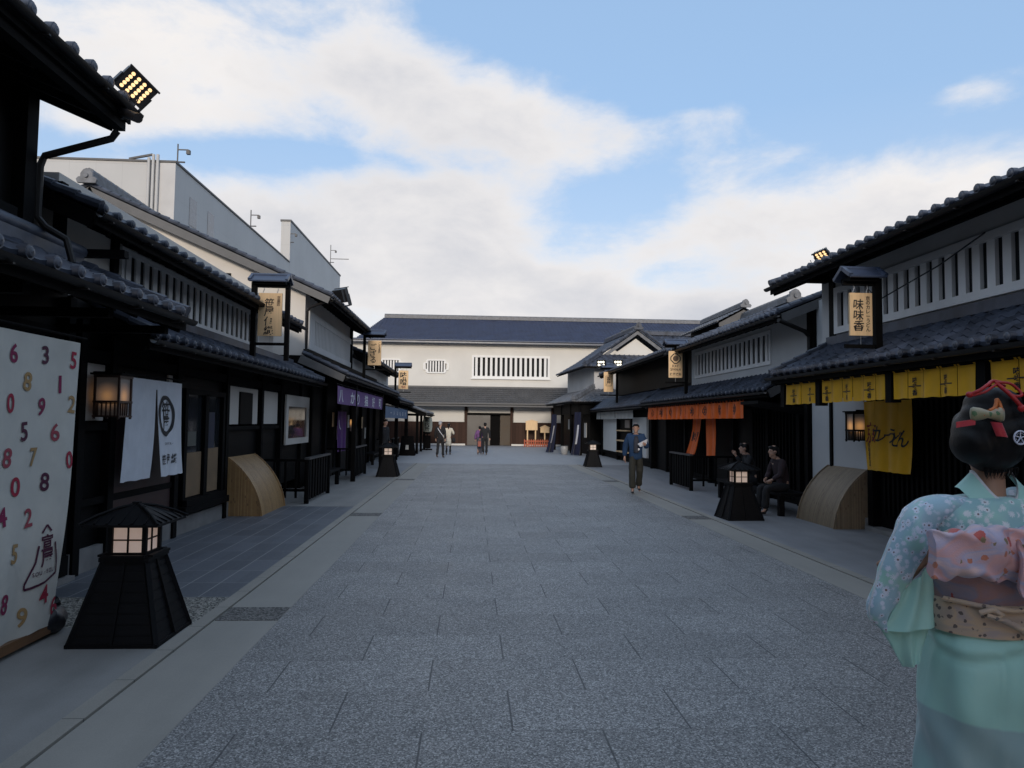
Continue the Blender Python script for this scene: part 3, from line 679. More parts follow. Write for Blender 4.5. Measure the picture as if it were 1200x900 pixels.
timber(r1, 'post', [(6.52, 6.66, y, y + .14, 0, 2.6) for y in (13.45, 11.24, 8.6, 6.2)] + [(6.57, 6.63, 12.63, 12.71, .2, 2.2)])
timber(r1, 'awning_post', [(5.2, 5.33, y, y + .13, 2.0, 2.6) for y in (6.9, 8.52, 10.34, 11.55)], 'black')
mesh_obj('eave_beam', B().box(5.2, 5.3, -8, 11.75, 2.38, 2.5), 'black', r1)
for ya_ in (6.4, 8.8):
    gb = B()
    for i in range(19): gb.box(6.56, 6.6, ya_ + i * .12, ya_ + .05 + i * .12, .3, 2.1)
    gb.box(6.6, 6.62, ya_, ya_ + 2.21, .3, .4).box(6.6, 6.62, ya_, ya_ + 2.21, 2.0, 2.1); mesh_obj('door_lattice', gb, 'black', r1)
mesh_obj('plinth', B().box(6.5, 6.7, 11.38, 13.5, 0, .2), 'plinth', r1)
mesh_obj('threshold', B().box(6.45, 6.7, 5, 11.36, 0, .08), 'plinth', r1)

# ================================ right 2
r2 = building('second right shop house, orange cloth along its eave, small vent roof on top', (6.9, 18, 0), GR)
ub = B(); wall_piece(ub, 6.9, -1, 12.25, 16.0, 2.9, 4.2); wall_piece(ub, 6.9, -1, 16.0, 21.45, 2.9, 3.18); wall_piece(ub, 6.9, -1, 16., 21.45, 3.82, 4.2); wall_piece(ub, 6.9, -1, 21.45, 21.9, 2.9, 4.2)
mesh_obj('upper_wall', ub, 'plaster_cool', r2)
mesh_obj('window_recess', B().box(7.02, 7.06, 15.95, 21.5, 3.1, 3.9), 'recess', r2)
lattice_window(r2, 6.9, -1, 15.95, 21.5, 3.1, 3.9, 18, fr=.09, bar=.5)
timber(r2, 'corner_post', [(6.84, 7.0, 13.8, 14.1, 2.9, 4.25), (6.86, 6.95, 12.75, 12.8, 2.9, 4.25), (6.84, 7.0, 12.25, 12.4, 2.9, 4.25)])
mesh_obj('wall', B().box(7.0, 12, 13.6, 26.6, 0, 3.0), 'black_v', r2)
slope_roof(r2, 'lower_roof', (6.2, 2.45), (6.92, 2.9), 14.6, 25.75, cap_r=.05, barge='bargeboard')
slope_roof(r2, 'upper_roof', (6.1, 3.94), (9.7, 5.42), 13.7, 21.9, cap_r=.052, barge='bargeboard')
slope_roof(r2, 'rear_roof', (13.5, 3.86), (9.7, 5.42), 13.4, 30.0, gutter=False, caps=False, ns=4, rafters=False)
rb = B(); ridge_bar(rb, (9.7, 20.8, 5.45), (9.7, 30, 5.45), .3, .24, 3); rg = mesh_obj('roof_ridge', rb, 'tile_light', r2)
ob = B(); ornament(ob, (9.7, 20.75, 5.5), (0, -1, 0), .85); mesh_obj('ridge_end_tile', ob, 'tile_light', rg)
vt = mesh_obj('vent_turret', B().box(9.1, 10.3, 25, 29, 5.0, 5.6), 'black_v', r2)
tb = B(); tiles(tb, (8.75, 24.7, 5.38), (0, 1, 0), 4.6, (.95, 0, .5), 1.1, ns=4); tiles(tb, (10.65, 24.7, 5.38), (0, 1, 0), 4.6, (-.95, 0, .5), 1.1, ns=4, caps=False); ridge_bar(tb, (9.7, 24.65, 5.9), (9.7, 29.35, 5.9), .24, .2); ornament(tb, (9.7, 24.6, 5.95), (0, -1, 0), .6)
mesh_obj('turret_roof', tb, 'tile_light', vt)
mesh_obj('turret_boarding', B().prism([(8.8, 24.75, 5.33), (9.7, 24.75, 5.82), (10.6, 24.75, 5.33), (10.6, 24.75, 5.2), (8.8, 24.75, 5.2)], (0, .05, 0)), 'bargeboard', vt)
downpipe(r2, [(6.05, 13.65, 3.78), (6.7, 13.9, 3.6), (6.82, 13.95, 3.5), (6.82, 13.95, 3.1), (6.7, 13.95, 3.0), (6.6, 13.95, 2.9)], .045)
timber(r2, 'post', [(6.9, 7.03, y, y + .14, 0, 2.6) for y in (14.6, 16.2, 18.4, 20.3, 22.6, 24.8)])
timber(r2, 'lintel', [(6.9, 7.0, 13.7, 26.4, 2.1, 2.24)])
for ya_, yb_ in ((14.8, 17.3), (20.35, 25)):
    gb = B().box(6.95, 6.98, ya_, yb_, .1, .2).box(6.95, 6.98, ya_, yb_, 2.0, 2.1); y = ya_
    while y < yb_: gb.box(6.94, 6.99, y, y + .05, .1, 2.1); y += .17
    mesh_obj('door_lattice', gb, 'black', r2)
mesh_obj('eave_beam', B().box(6.32, 6.42, 14.7, 25.7, 2.3, 2.38), 'black', r2)
mesh_obj('side_awning', B().prism([(5.6, 13.6, 2.18), (6.9, 13.6, 1.98), (6.9, 13.6, 1.92), (5.6, 13.6, 2.12)], (0, .9, 0)), 'soffit', r2)

# ================================ right 3
r3 = building('third right shop house with blank black upper wall and short grey cloth', (6.9, 31, 0), GR)
mesh_obj('wall', B().box(6.95, 12, 26.65, 37.6, 0, 2.9), 'black_v', r3)
mesh_obj('upper_wall', B().box(6.9, 12, 21.95, 33.4, 3.0, 4.3), 'black_v', r3)
slope_roof(r3, 'upper_roof', (6.1, 4.0), (9.65, 5.4), 21.95, 33.6, cap_r=.052, ns=4)
slope_roof(r3, 'lower_roof', (6.3, 2.38), (6.95, 2.95), 25.8, 37.4, cap_r=.052, ns=4, barge='bargeboard')
rf = B(); tiles(rf, (5.95, 31.2, 2.62), (0, 1, 0), 6.0, (1, 0, .42), 1.5, ns=4, cap_r=.05)
for (y0, y1) in ((27.5, 29.9), (33.1, 36.6)):
    mesh_obj('plaster_panel', B().box(6.86, 6.96, y0, y1, .35, 1.95), 'plaster_far', r3)
timber(r3, 'post', [(6.82, 6.96, y, y + .16, 0, 2.5) for y in (26.6, 29.95, 32.9, 36.7)])
timber(r3, 'sill', [(6.84, 6.96, 26.7, 37.4, .2, .34)])
shelf = mesh_obj('display_shelf', B().box(6.7, 6.92, 30.3, 32.6, .9, .95).box(6.7, 6.92, 30.3, 32.6, 1.35, 1.4).box(6.7, 6.92, 30.3, 32.6, .4, .45), 'signwood', r3)
mesh_obj('lamp_panel', B().box(6.9, 6.93, 30.7, 31.6, 1.5, 1.85), 'bulb_paper', r3)

# ================================ right 4: hipped and gabled corner house
r4 = thing('shop_house', 'corner house with a white-filled gable and curved hip roofs beside the far hall', 'shop house', (5.26, 36.5, 0), R(4.0), GR)
F4 = FRAME[r4.name]
def W4(p): return F4 @ Vector(p)
def hip_skirt(bb, x0, x1, y0, y1, z, run, rise, nsl=(1, 1), ns=4):
    """tiled skirt on the street (x0) side and the near (y0) side, mitred at the near street corner"""
    def side(o, u, L_, v, W, mitre):
        t = B(); tiles(t, o, u, L_, v, W, ns=ns, cap_r=.055); return t
    # street side
    t = side((x0, y0, z), (0, 1, 0), y1 - y0, (run, 0, rise), math.hypot(run, rise), 1)
    t.v = [Vector((p.x, max(p.y, y0 + (p.x - x0)) if p.x > x0 else p.y, p.z)) for p in t.v]; bb.join(t)
    t = side((x0, y0, z), (1, 0, 0), x1 - x0, (0, run, rise), math.hypot(run, rise), 1)
    t.v = [Vector((max(p.x, x0 + (p.y - y0)) if p.y > y0 else p.x, p.y, p.z)) for p in t.v]; bb.join(t)
    c0 = Vector((x0, y0, z + .05)); c1 = Vector((x0 + run, y0 + run, z + rise + .06))
    for k in range(3): bb.beam(c0 + Vector((0, 0, .05 * k)), c1 + Vector((0, 0, .05 * k)), .2 - .03 * k, .045)
    bb.cyl(c0 + Vector((0, 0, .16)), c1 + Vector((0, 0, .16)), .07, .07, 8)
    ornament(bb, c0 + Vector((.0, 0, .08)), (-1, -1, 0), .45)
sk = B(); hip_skirt(sk, 0, 6, 0, 8.2, 2.83, 1.5, .75); sk.v = [W4(p) for p in sk.v]
lo = mesh_obj('lower_roof', sk, 'tile_light', r4)
db = B().prism([(0.03, .03, 2.77), (6, .03, 2.77), (6, 1.5, 3.5), (1.5, 1.5, 3.5)], (0, 0, -.06)).prism([(.03, .03, 2.77), (.03, 8.1, 2.77), (1.5, 8.1, 3.5), (1.5, 1.5, 3.5)], (0, 0, -.06)); db.v = [W4(p) for p in db.v]
mesh_obj('eave_boarding', db, 'soffit', lo)
def R4(b): b.v = [W4(p) for p in b.v]; return b
mesh_obj('upper_wall', R4(B().box(1.45, 7, 1.4, 8.4, 3.4, 4.85)), 'plaster_cool', r4)
mesh_obj('wall', R4(B().box(1.2, 7, 1.2, 8.4, 0, 3.0)), 'black_v', r4)
for bx in ((.42, .58, .4, .56, 0, 2.75), (.42, .58, 2.6, 2.76, 0, 2.75), (.42, .58, 5.2, 5.36, 0, 2.75), (.42, .58, 7.7, 7.86, 0, 2.75), (3.0, 3.16, .4, .56, 0, 2.75)):
    mesh_obj('post', R4(B().box(*bx)), 'black', r4)
mesh_obj('eave_lattice', R4(B().box(.45, .52, .4, 7.8, 2.15, 2.75).box(.45, 6, .42, .48, 2.15, 2.75)), 'black_v', r4)
for (y, z0, z1, w_) in ((2.0, .9, 1.7, .5), (4.0, .3, 2.0, .35), (6.5, 1.3, 1.9, .3)):
    mesh_obj('plaster_panel', R4(B().box(1.17, 1.2, y, y + w_, z0, z1)), 'plaster_far', r4)
sk = B(); hip_skirt(sk, .75, 7, .6, 8.6, 4.72, 1.25, .75)
# gable roof proper: ridge along y
gx, gz = 4.0, 6.85
tiles(sk, (2.0, 1.75, 5.47), (0, 1, 0), 6.85, (2.0, 0, 1.38), 2.43, ns=4, caps=False); tiles(sk, (6.0, 1.75, 5.47), (0, 1, 0), 6.85, (-2.0, 0, 1.38), 2.43, ns=4, caps=False)
ridge_bar(sk, (gx, 1.7, gz), (gx, 8.6, gz), .3, .3, 3); ornament(sk, (gx, 1.66, gz + .12), (0, -1, 0), .8)
for s_ in (-1, 1):
    for k in range(8):
        a = Vector((gx + s_ * (2.05 - k * .25), 1.72, 5.5 + k * .172)); c = Vector((gx + s_ * (2.05 - (k + 1) * .25), 1.72, 5.5 + (k + 1) * .172)); sk.cyl(a + Vector((0, 0, .08)), c + Vector((0, 0, .06)), .08, .07, 8)
up = mesh_obj('upper_roof', R4(sk), 'tile', r4)
db = B().prism([(.78, .63, 4.66), (7, .63, 4.66), (7, 1.85, 5.38), (2.0, 1.85, 5.38)], (0, 0, -.06)).prism([(.78, .63, 4.66), (.78, 8.5, 4.66), (2.0, 8.5, 5.38), (2, 1.85, 5.38)], (0, 0, -.06))
mesh_obj('eave_boarding', R4(db), 'soffit', up)
mesh_obj('gable_wall', R4(B().prism([(2.7, 2.15, 5.5), (5.3, 2.15, 5.5), (gx, 2.15, 6.42)], (0, .1, 0))), 'plaster_far', up)
mesh_obj('barge_board', R4(B().prism([(1.95, 1.8, 5.38), (gx, 1.8, 6.82), (gx, 1.8, 6.62), (2.25, 1.8, 5.38)], (0, .05, 0)).prism([(6.05, 1.8, 5.38), (gx, 1.8, 6.82), (gx, 1.8, 6.62), (5.75, 1.8, 5.38)], (0, .05, 0))), 'tile_light', up)
# cross wing behind
wb = B(); tiles(wb, (5.0, 4.6, 5.55), (1, 0, 0), 9, (0, 2.6, 1.75), 3.13, ns=4); ridge_bar(wb, (4.6, 7.2, 7.3), (14, 7.2, 7.3), .3, .26)
mesh_obj('wing_roof', R4(wb), 'tile', r4)
mesh_obj('wing_wall', R4(B().box(7.05, 14, 5.2, 9, 0, 5.5)), 'plaster_cool', r4)

# ================================ far hall
hall = thing('exhibition_hall', 'long white two-storey hall with blue tiled roof closing the end of the street', 'hall', (2, 51, 0))
hb = B()
def wall_with_holes(b, x0, x1, z0, z1, y0, y1, holes):
    xs = sorted({x0, x1, *[h[0] for h in holes], *[h[1] for h in holes]})
    for a, c in zip(xs, xs[1:]):
        m = (a + c) / 2; hs = sorted([(h[2], h[3]) for h in holes if h[0] <= m <= h[1]]); z = z0
        for p, q in hs:
            if p > z: b.box(a, c, y0, y1, z, p)
            z = q
        if z < z1: b.box(a, c, y0, y1, z, z1)
holes = [(0.12, 5.5, 4.95, 6.35), (9.2, 13, 4.95, 6.35), (-3.28, -1.85, 5.2, 6.02), (-6.5, -5.05, 5.2, 6.02)]
wall_with_holes(hb, -9, 26, 4.1, 7.35, 51, 51.25, holes)
hb.box(-9, 26, 50.93, 51, 7.12, 7.35); hb.box(-9, 26, 50.96, 51, 6.98, 7.08)
mesh_obj('upper_wall', hb, 'plaster_far', hall)
mesh_obj('window_recess', B().box(-9, 26, 51.3, 51.34, 4.6, 6.6), 'recess', hall)
for (x0, x1, n) in ((.0, 5.62, 15), (9.1, 13.1, 10)):
    f = B().box(x0 - .06, x1 + .06, 50.84, 51.05, 4.75, 4.83).box(x0, x1, 50.9, 51.05, 4.83, 4.98).box(x0, x1, 50.9, 51.05, 6.32, 6.47).box(x0, x0 + .15, 50.9, 51.05, 4.98, 6.32).box(x1 - .15, x1, 50.9, 51.05, 4.98, 6.32)
    for i in range(n):
        c = x0 + .15 + (x1 - x0 - .3) * (i + .5) / n; f.box(c - .085, c + .085, 50.93, 51.1, 4.98, 6.32)
    mesh_obj('slatted_window', f, 'trim_white', hall)
for cx in (-2.56, -5.78):
    f = B(); pts = []
    def cart(s):
        p = []
        for sx, sz in ((1, 1), (-1, 1), (-1, -1), (1, -1)):
            seq = [(.92 * s, .12), (.9 * s, .24), (.74 * s, .28), (.72, .4 * s), (.62, .5 * s)]
            if sx * sz < 0: seq = seq[::-1]
            p += [(sx * a, sz * c) for a, c in seq]
        return p
    o_, i_ = cart(1.0), [(x * .86, z * .8) for x, z in cart(1.)]
    n = len(o_)
    vs = [(cx + x, 50.9, 5.62 + z) for x, z in o_] + [(cx + x, 50.9, 5.62 + z) for x, z in i_] + [(cx + x, 51.04, 5.62 + z) for x, z in o_] + [(cx + x, 51.04, 5.62 + z) for x, z in i_]
    fs = []
    for k in range(n):
        k2 = (k + 1) % n
        fs += [(k, k2, n + k2, n + k), (2 * n + k, 2 * n + k2, k2, k), (n + k, n + k2, 3 * n + k2, 3 * n + k)]
    f.add(vs, fs)
    for i in range(7): f.box(cx - .6 + i * .2 - .055, cx - .6 + i * .2 + .055, 50.94, 51.08, 5.24, 6.0)
    mesh_obj('cartouche_window', f, 'trim_white', hall)
tb = B(); tiles(tb, (-9, 50.2, 7.42), (1, 0, 0), 36, (0, 5.8, 2.35), 6.26, col=.3, row=.34, ns=4, hump=.012, caps=False, lift=.06)
# hip at the left end
tb.v = [Vector((max(p.x, -8.2 + (p.y - 50.2) * .22), p.y, p.z)) for p in tb.v]
rf = mesh_obj('main_roof', tb, 'tile_blue', hall)
mesh_obj('roof_ridge', B().beam((-6.9, 56, 9.86), (27, 56, 9.86), .4, .22).cyl((-6.9, 56, 10.0), (27, 56, 10.0), .1), 'tile_light', rf)
mesh_obj('eave_fascia', B().box(-9, 27, 50.12, 50.3, 7.24, 7.38).box(-9, 27, 50.3, 51, 7.3, 7.36), 'tile_blue_canopy', rf)
mesh_obj('gutter', B().cyl((-9, 50.1, 7.42), (27, 50.1, 7.42), .07), 'tile_blue_canopy', rf)
mesh_obj('rear_roof', B().prism([(-7, 56, 9.75), (27, 56, 9.75), (27, 61.8, 7.4), (-9, 61.8, 7.4)], (0, 0, -.1)), 'tile_blue', hall)
mesh_obj('rear_wall', B().box(-9, 26, 51.4, 61, 0, 7.3), 'plaster_far', hall)
tb = B(); tiles(tb, (-9, 49.35, 2.95), (1, 0, 0), 24, (0, 1.65, 1.2), 2.04, col=.3, row=.26, ns=4, hump=.028, caps=False, lift=.03)
lr = mesh_obj('lower_roof', tb, 'tile_grey', hall)
mesh_obj('eave_fascia', B().box(-9, 15, 49.25, 49.4, 2.9, 3.0).box(-9, 15, 49.3, 49.45, 2.74, 2.86), 'tile_grey', lr)
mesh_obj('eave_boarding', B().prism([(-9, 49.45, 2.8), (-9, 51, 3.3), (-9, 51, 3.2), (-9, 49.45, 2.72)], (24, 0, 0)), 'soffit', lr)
mesh_obj('flashing', B().box(-9, 15, 50.9, 51.0, 4.1, 4.22), 'tile_grey', lr)
# ground floor
mesh_obj('timber_wall', B().box(-9, -.34, 50.95, 51.3, .12, 1.66).box(2.95, 14, 50.95, 51.3, .12, 1.66), 'brown_v', hall)
for (x0, x1, z0) in ((-9, -4.72, 1.67), (-4.5, -.5, 1.67), (-.2, 2.8, 2.33), (3.05, 5.75, 1.67), (6, 14, 1.67)):
    mesh_obj('plaster_panel', B().box(x0, x1, 50.98, 51.3, z0, 3.2), 'plaster_far', hall)
for x in (-4.7, -.46, 2.82, 5.78):
    mesh_obj('post', B().box(x, x + .18, 50.88, 51.1, 0, 3.2), 'brown_v', hall)
mesh_obj('door_lintel', B().box(-.28, 2.82, 50.9, 51.1, 2.2, 2.32), 'black', hall)
mesh_obj('plinth', B().box(-9, -.4, 50.8, 51.2, 0, .12).box(2.9, 14, 50.8, 51.2, 0, .12), 'plaster_far', hall)
mesh_obj('door_leaf', B().box(-.28, 1.38, 51.12, 51.18, 0.02, 2.2), plain('brown_door', (.028, .02, .017), .4, .4, 1.2, .1), hall)
mesh_obj('inner_wall', B().box(1.38, 2.1, 51.32, 51.38, 0, 2.2), 'black', hall)
mesh_obj('side_screen', B().box(2.1, 2.82, 51.14, 51.2, 0.02, 2.2), plain('tan_screen', (.06, .04, .022), .6, .2, 2, .1), hall)

# ================================ modern building behind
mod = thing('modern_building', 'large plain pale grey modern building rising behind the left row', 'building', (-14, 33.5, 0))
panel = newmat('grey_cladding')
pm, nt, p = panel
t_ = nt.nodes.new('ShaderNodeTexCoord'); s_ = nt.nodes.new('ShaderNodeSeparateXYZ'); L(nt, t_.outputs['Object'], s_.inputs[0])
jy = MA(nt, 'LESS_THAN', MA(nt, 'FRACT', MA(nt, 'DIVIDE', MA(nt, 'ADD', s_.outputs[1], s_.outputs[0]), 1.2)), .015); jz = MA(nt, 'LESS_THAN', MA(nt, 'FRACT', MA(nt, 'DIVIDE', s_.outputs[2], 1.5)), .012)
n_ = NOISE(nt, t_.outputs['Object'], .3, 5)
L(nt, MIX(nt, MA(nt, 'MULTIPLY', MA(nt, 'MAXIMUM', jy, jz), .25), RAMP(nt, n_, [(.3, (.42, .42, .415)), (.7, (.47, .47, .465))]), (.2, .2, .2)), p.inputs['Base Color']); p.inputs['Roughness'].default_value = .6
M['cladding'] = pm
mesh_obj('main_block', B().box(-14, -44, 33.5, 54.4, 0, 13.62), 'cladding', mod)
mesh_obj('tall_block', B().box(-14, -14.7, 54.45, 75, 0, 16.8), 'cladding', mod)
mesh_obj('parapet_cap', B().box(-13.94, -44, 33.44, 54.4, 13.63, 13.72).box(-13.94, -14.76, 54.4, 75.1, 16.81, 16.95), 'bargeboard', mod)
mesh_obj('corner_trim', B().box(-13.97, -14.9, 33.47, 33.5, 8, 13.6), 'plaster_cool', mod)
for i, x in enumerate((-14.75, -14.95, -15.15)): mesh_obj('rain_pipe', B().cyl((x, 33.38, 3), (x, 33.38, 13.7 + (.25 if i < 2 else .1)), .07), 'cladding', mod)
mesh_obj('rail_arm', B().beam((-15.0, 33.4, 13.95), (-16.1, 33.5, 13.75), .09, .09), 'bargeboard', mod)
for (y, ) in ((35.3,), (37.7,)):
    f = mesh_obj('window', B().box(-13.985, -13.99, y, y + .9, 11.2, 12.6).box(-13.985, -13.98, y, y + .9, 11.2, 11.24), plain('grey_window', (.2, .21, .23), .25, .15, 2, 0), mod)
for k, (x, y, z, h) in enumerate(((-14.2, 34.2, 13.7, 1.1), (-14.2, 45.5, 13.7, 1.3), (-14.1, 54.6, 15.0, 1.2), (-14.2, 70.8, 16.9, 2.2))):
    a = B().cyl((x, y, z), (x, y, z + h), .035, n=6).beam((x, y, z + h * .75), (x + .5, y, z + h * .75), .05, .05).box(x + .42, x + .58, y - .08, y + .08, z + h * .75 - .22, z + h * .75 - .02).cyl((x - .1, y, z + h * .2), (x + .35, y, z + h * .2), .04, n=6)
    if k == 3: a.beam((x, y, z + .8), (x + 1.8, y, z + .8), .06, .06)
    mesh_obj('roof_mast', a, 'bargeboard', mod)

# ================================ house added unseen behind the viewer to keep low sun off near paving
gh = thing('sun_block_house', 'added unseen house behind the viewer, shading the near street from the low sun', 'sun blocker', (2, -15, 0))
mesh_obj('wall', B().box(-14, -1.5, -19, -15, 0, 6.6).box(5.5, 26, -19, -15, 0, 6.6).box(-1.5, 5.5, -19, -15, 3.4, 6.6), 'plaster_far', gh)
mesh_obj('opening_frame', B().box(-1.7, -1.5, -15.2, -14.9, 0, 3.6).box(5.5, 5.7, -15.2, -14.9, 0, 3.6).box(-1.7, 5.7, -15.2, -14.9, 3.4, 3.6), 'black', gh)
tb = B(); tiles(tb, (-14.5, -14.2, 6.6), (1, 0, 0), 41, (0, -2.8, 1.1), 3.0, ns=4, caps=False); tb.box(-14.5, 26.5, -17.1, -16.9, 7.6, 8.0)
tb.prism([(-14.5, -17, 7.7), (26.5, -17, 7.7), (26.5, -20, 6.6), (-14.5, -20, 6.6)], (0, 0, -.1)); mesh_obj('roof', tb, 'tile', gh)
# ================================ floor lanterns
def bamboo_mat(name, ax, g=((.26, .15, .062), (.37, .22, .09), (.46, .29, .13))):
    m, nt, p = newmat(name)
    t = nt.nodes.new('ShaderNodeTexCoord'); s = nt.nodes.new('ShaderNodeSeparateXYZ'); L(nt, t.outputs['Object'], s.inputs[0])
    a = MA(nt, 'DIVIDE', s.outputs[ax], .022); fr = MA(nt, 'FRACT', a); idx = MA(nt, 'FLOOR', a)
    wn = nt.nodes.new('ShaderNodeTexWhiteNoise'); wn.noise_dimensions = '1D'; L(nt, idx, wn.inputs['W'])
    st = NOISE(nt, COORD(nt, (3, 3, 3)), 4, 5)
    k = MA(nt, 'ADD', MA(nt, 'MULTIPLY', wn.outputs['Value'], .5), MA(nt, 'MULTIPLY', st, .5))
    base = RAMP(nt, k, [(.15, g[0]), (.55, g[1]), (.9, g[2])])
    e = MA(nt, 'LESS_THAN', fr, .13); base = MIX(nt, MA(nt, 'MULTIPLY', e, .55), base, (.12, .06, .03))
    # knots at odd heights
    cb = nt.nodes.new('ShaderNodeCombineXYZ'); L(nt, idx, cb.inputs[0]); other = s.outputs[2 if ax != 2 else 1]; L(nt, MA(nt, 'FLOOR', MA(nt, 'MULTIPLY', other, 22)), cb.inputs[1])
    w2 = nt.nodes.new('ShaderNodeTexWhiteNoise'); L(nt, cb.outputs[0], w2.inputs['Vector'])
    base = MIX(nt, MA(nt, 'MULTIPLY', MA(nt, 'GREATER_THAN', w2.outputs['Value'], .965), .5), base, (.1, .055, .03))
    L(nt, base, p.inputs['Base Color']); p.inputs['Roughness'].default_value = .5
    BUMP(nt, MA(nt, 'SINE', MA(nt, 'MULTIPLY', fr, math.pi)), p, .5, .004)
    return m
M['bamboo'] = bamboo_mat('split_bamboo', 1)
M['bamboo_x'] = bamboo_mat('split_bamboo_side', 0)
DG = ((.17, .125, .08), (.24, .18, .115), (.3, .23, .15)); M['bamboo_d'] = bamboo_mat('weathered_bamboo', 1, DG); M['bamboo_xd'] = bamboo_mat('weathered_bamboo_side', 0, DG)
M['lan'] = plain('lantern_black_paint', (.0045, .0045, .0055), .58, .3, 4, .2, 30, spec=.14)
def floor_lantern(label):
    t = thing('floor_lantern', label, 'lantern', (0, 0, 0), 0, 'black floor lanterns along the kerbs')
    w0, w1, h = .315, .155, .6
    b = B().hexa([(-w0, -w0, .0), (w0, -w0, 0), (w0, w0, 0), (-w0, w0, 0)], [(-w1, -w1, h), (w1, -w1, h), (w1, w1, h), (-w1, w1, h)])
    nl = 8
    for k in range(nl):       # lapped boards, each a little proud at its foot
        z0 = h * k / nl + .012; z1 = h * (k + 1) / nl - .004
        a0 = w0 + (w1 - w0) * z0 / h + .005; a1 = w0 + (w1 - w0) * z1 / h + .002
        b.hexa([(-a0, -a0, z0), (a0, -a0, z0), (a0, a0, z0), (-a0, a0, z0)], [(-a1, -a1, z1), (a1, -a1, z1), (a1, a1, z1), (-a1, a1, z1)])
    bo = mesh_obj('base', b, 'lan', t)
    b = B()
    for sx in (-1, 1):
        for sy in (-1, 1): b.beam((sx * w0, sy * w0, .0), (sx * (w1 + .004), sy * (w1 + .004), h), .035, .035)
    for ax in (0, 1):
        for s_ in (-1, 1):
            p0 = [0, 0, .02]; p1 = [0, 0, h]; pass
            for q in (0,):
                p0 = [0, 0, .02]; p1 = [0, 0, h]; p0[ax] = s_ * (w0 + .01); p1[ax] = s_ * (w1 + .006); p0[1 - ax] = q * w0; p1[1 - ax] = q * w1
                b.beam(p0, p1, .018, .02)
    b.box(-w0 - .015, w0 + .015, -w0 - .015, w0 + .015, 0, .028)
    mesh_obj('batten', b, 'lan', bo)
    mesh_obj('ledge', B().box(-.185, .185, -.185, .185, .6, .632).box(-.168, .168, -.168, .168, .57, .6).box(-.205, -.165, -.16, .16, .632, .65).box(.165, .205, -.16, .16, .632, .65).box(-.16, .16, -.205, -.165, .632, .65).box(-.16, .16, .165, .205, .632, .65), 'lan', t)
    mesh_obj('paper_box', B().box(-.118, .118, -.118, .118, .64, .86), 'paper', t)
    f = B()
    for sx in (-1, 1):
        for sy in (-1, 1): f.box(sx * .142, sx * .11, sy * .142, sy * .11, .632, .88)
    for s_ in (-1, 1):
        for z0, z1 in ((.632, .66), (.85, .88)):
            f.box(-.11, .11, s_ * .138, s_ * .118, z0, z1); f.box(s_ * .138, s_ * .118, -.11, .11, z0, z1)
        f.box(-.006, .006, s_ * .129, s_ * .119, .66, .85); f.box(s_ * .129, s_ * .119, -.006, .006, .66, .85)
        f.box(-.11, -.006, s_ * .128, s_ * .119, .75, .76); f.box(.006, .11, s_ * .128, s_ * .119, .75, .76); f.box(s_ * .128, s_ * .119, -.11, -.006, .75, .76); f.box(s_ * .128, s_ * .119, .006, .11, .75, .76)
    mesh_obj('window_frame', f, 'lan', t)
    r = B(); rings = []
    for a, z in ((.275, .872), (.275, .89), (.19, .938), (.1, .985), (.03, 1.012)):
        rings.append([(-a, -a, z), (a, -a, z), (a, a, z), (-a, a, z)])
    r.loft([[Vector(p) for p in q] for q in rings])
    for sx in (-1, 1):
        for sy in (-1, 1): r.tube([(sx * .285, sy * .285, .896), (sx * .2, sy * .2, .952), (sx * .1, sy * .1, .997), (0, 0, 1.02)], .011, 6)
    for ax in (0, 1):
        for s_ in (-1, 1):
            for q in (-.66, -.33, 0, .33, .66):
                e = 1 - abs(q); zt = .893 + (1.0 - .893) * e; p0 = [0, 0, .897]; p1 = [0, 0, .897 + .119 * e]
                p0[ax] = s_ * .275; p0[1 - ax] = q * .275; p1[ax] = s_ * .275 * abs(q) if abs(q) > 0 else s_ * .02; p1[1 - ax] = q * .275
                r.beam(p0, p1, .016, .014)
    r.box(-.026, .026, -.026, .026, 1.0, 1.035)
    mesh_obj('lantern_roof', r, 'lan', t, smooth=20)
    return t
lan = floor_lantern('large black floor lantern in the near left corner, beside the hanging banner of numbers')
lan.location = (-2.61, 5.78, 0.006)
dup(lan, (4.87, 12.72, .006), R(3), 'black floor lantern on the right pavement, in front of the seated people')
dup(lan, (-2.5, 21.95, .006), 0, 'smaller black floor lantern by the left kerb, past the purple awning cloth')
dup(lan, (4.74, 27.5, .006), R(-2), 'small distant black floor lantern in front of the white shutter on the right')

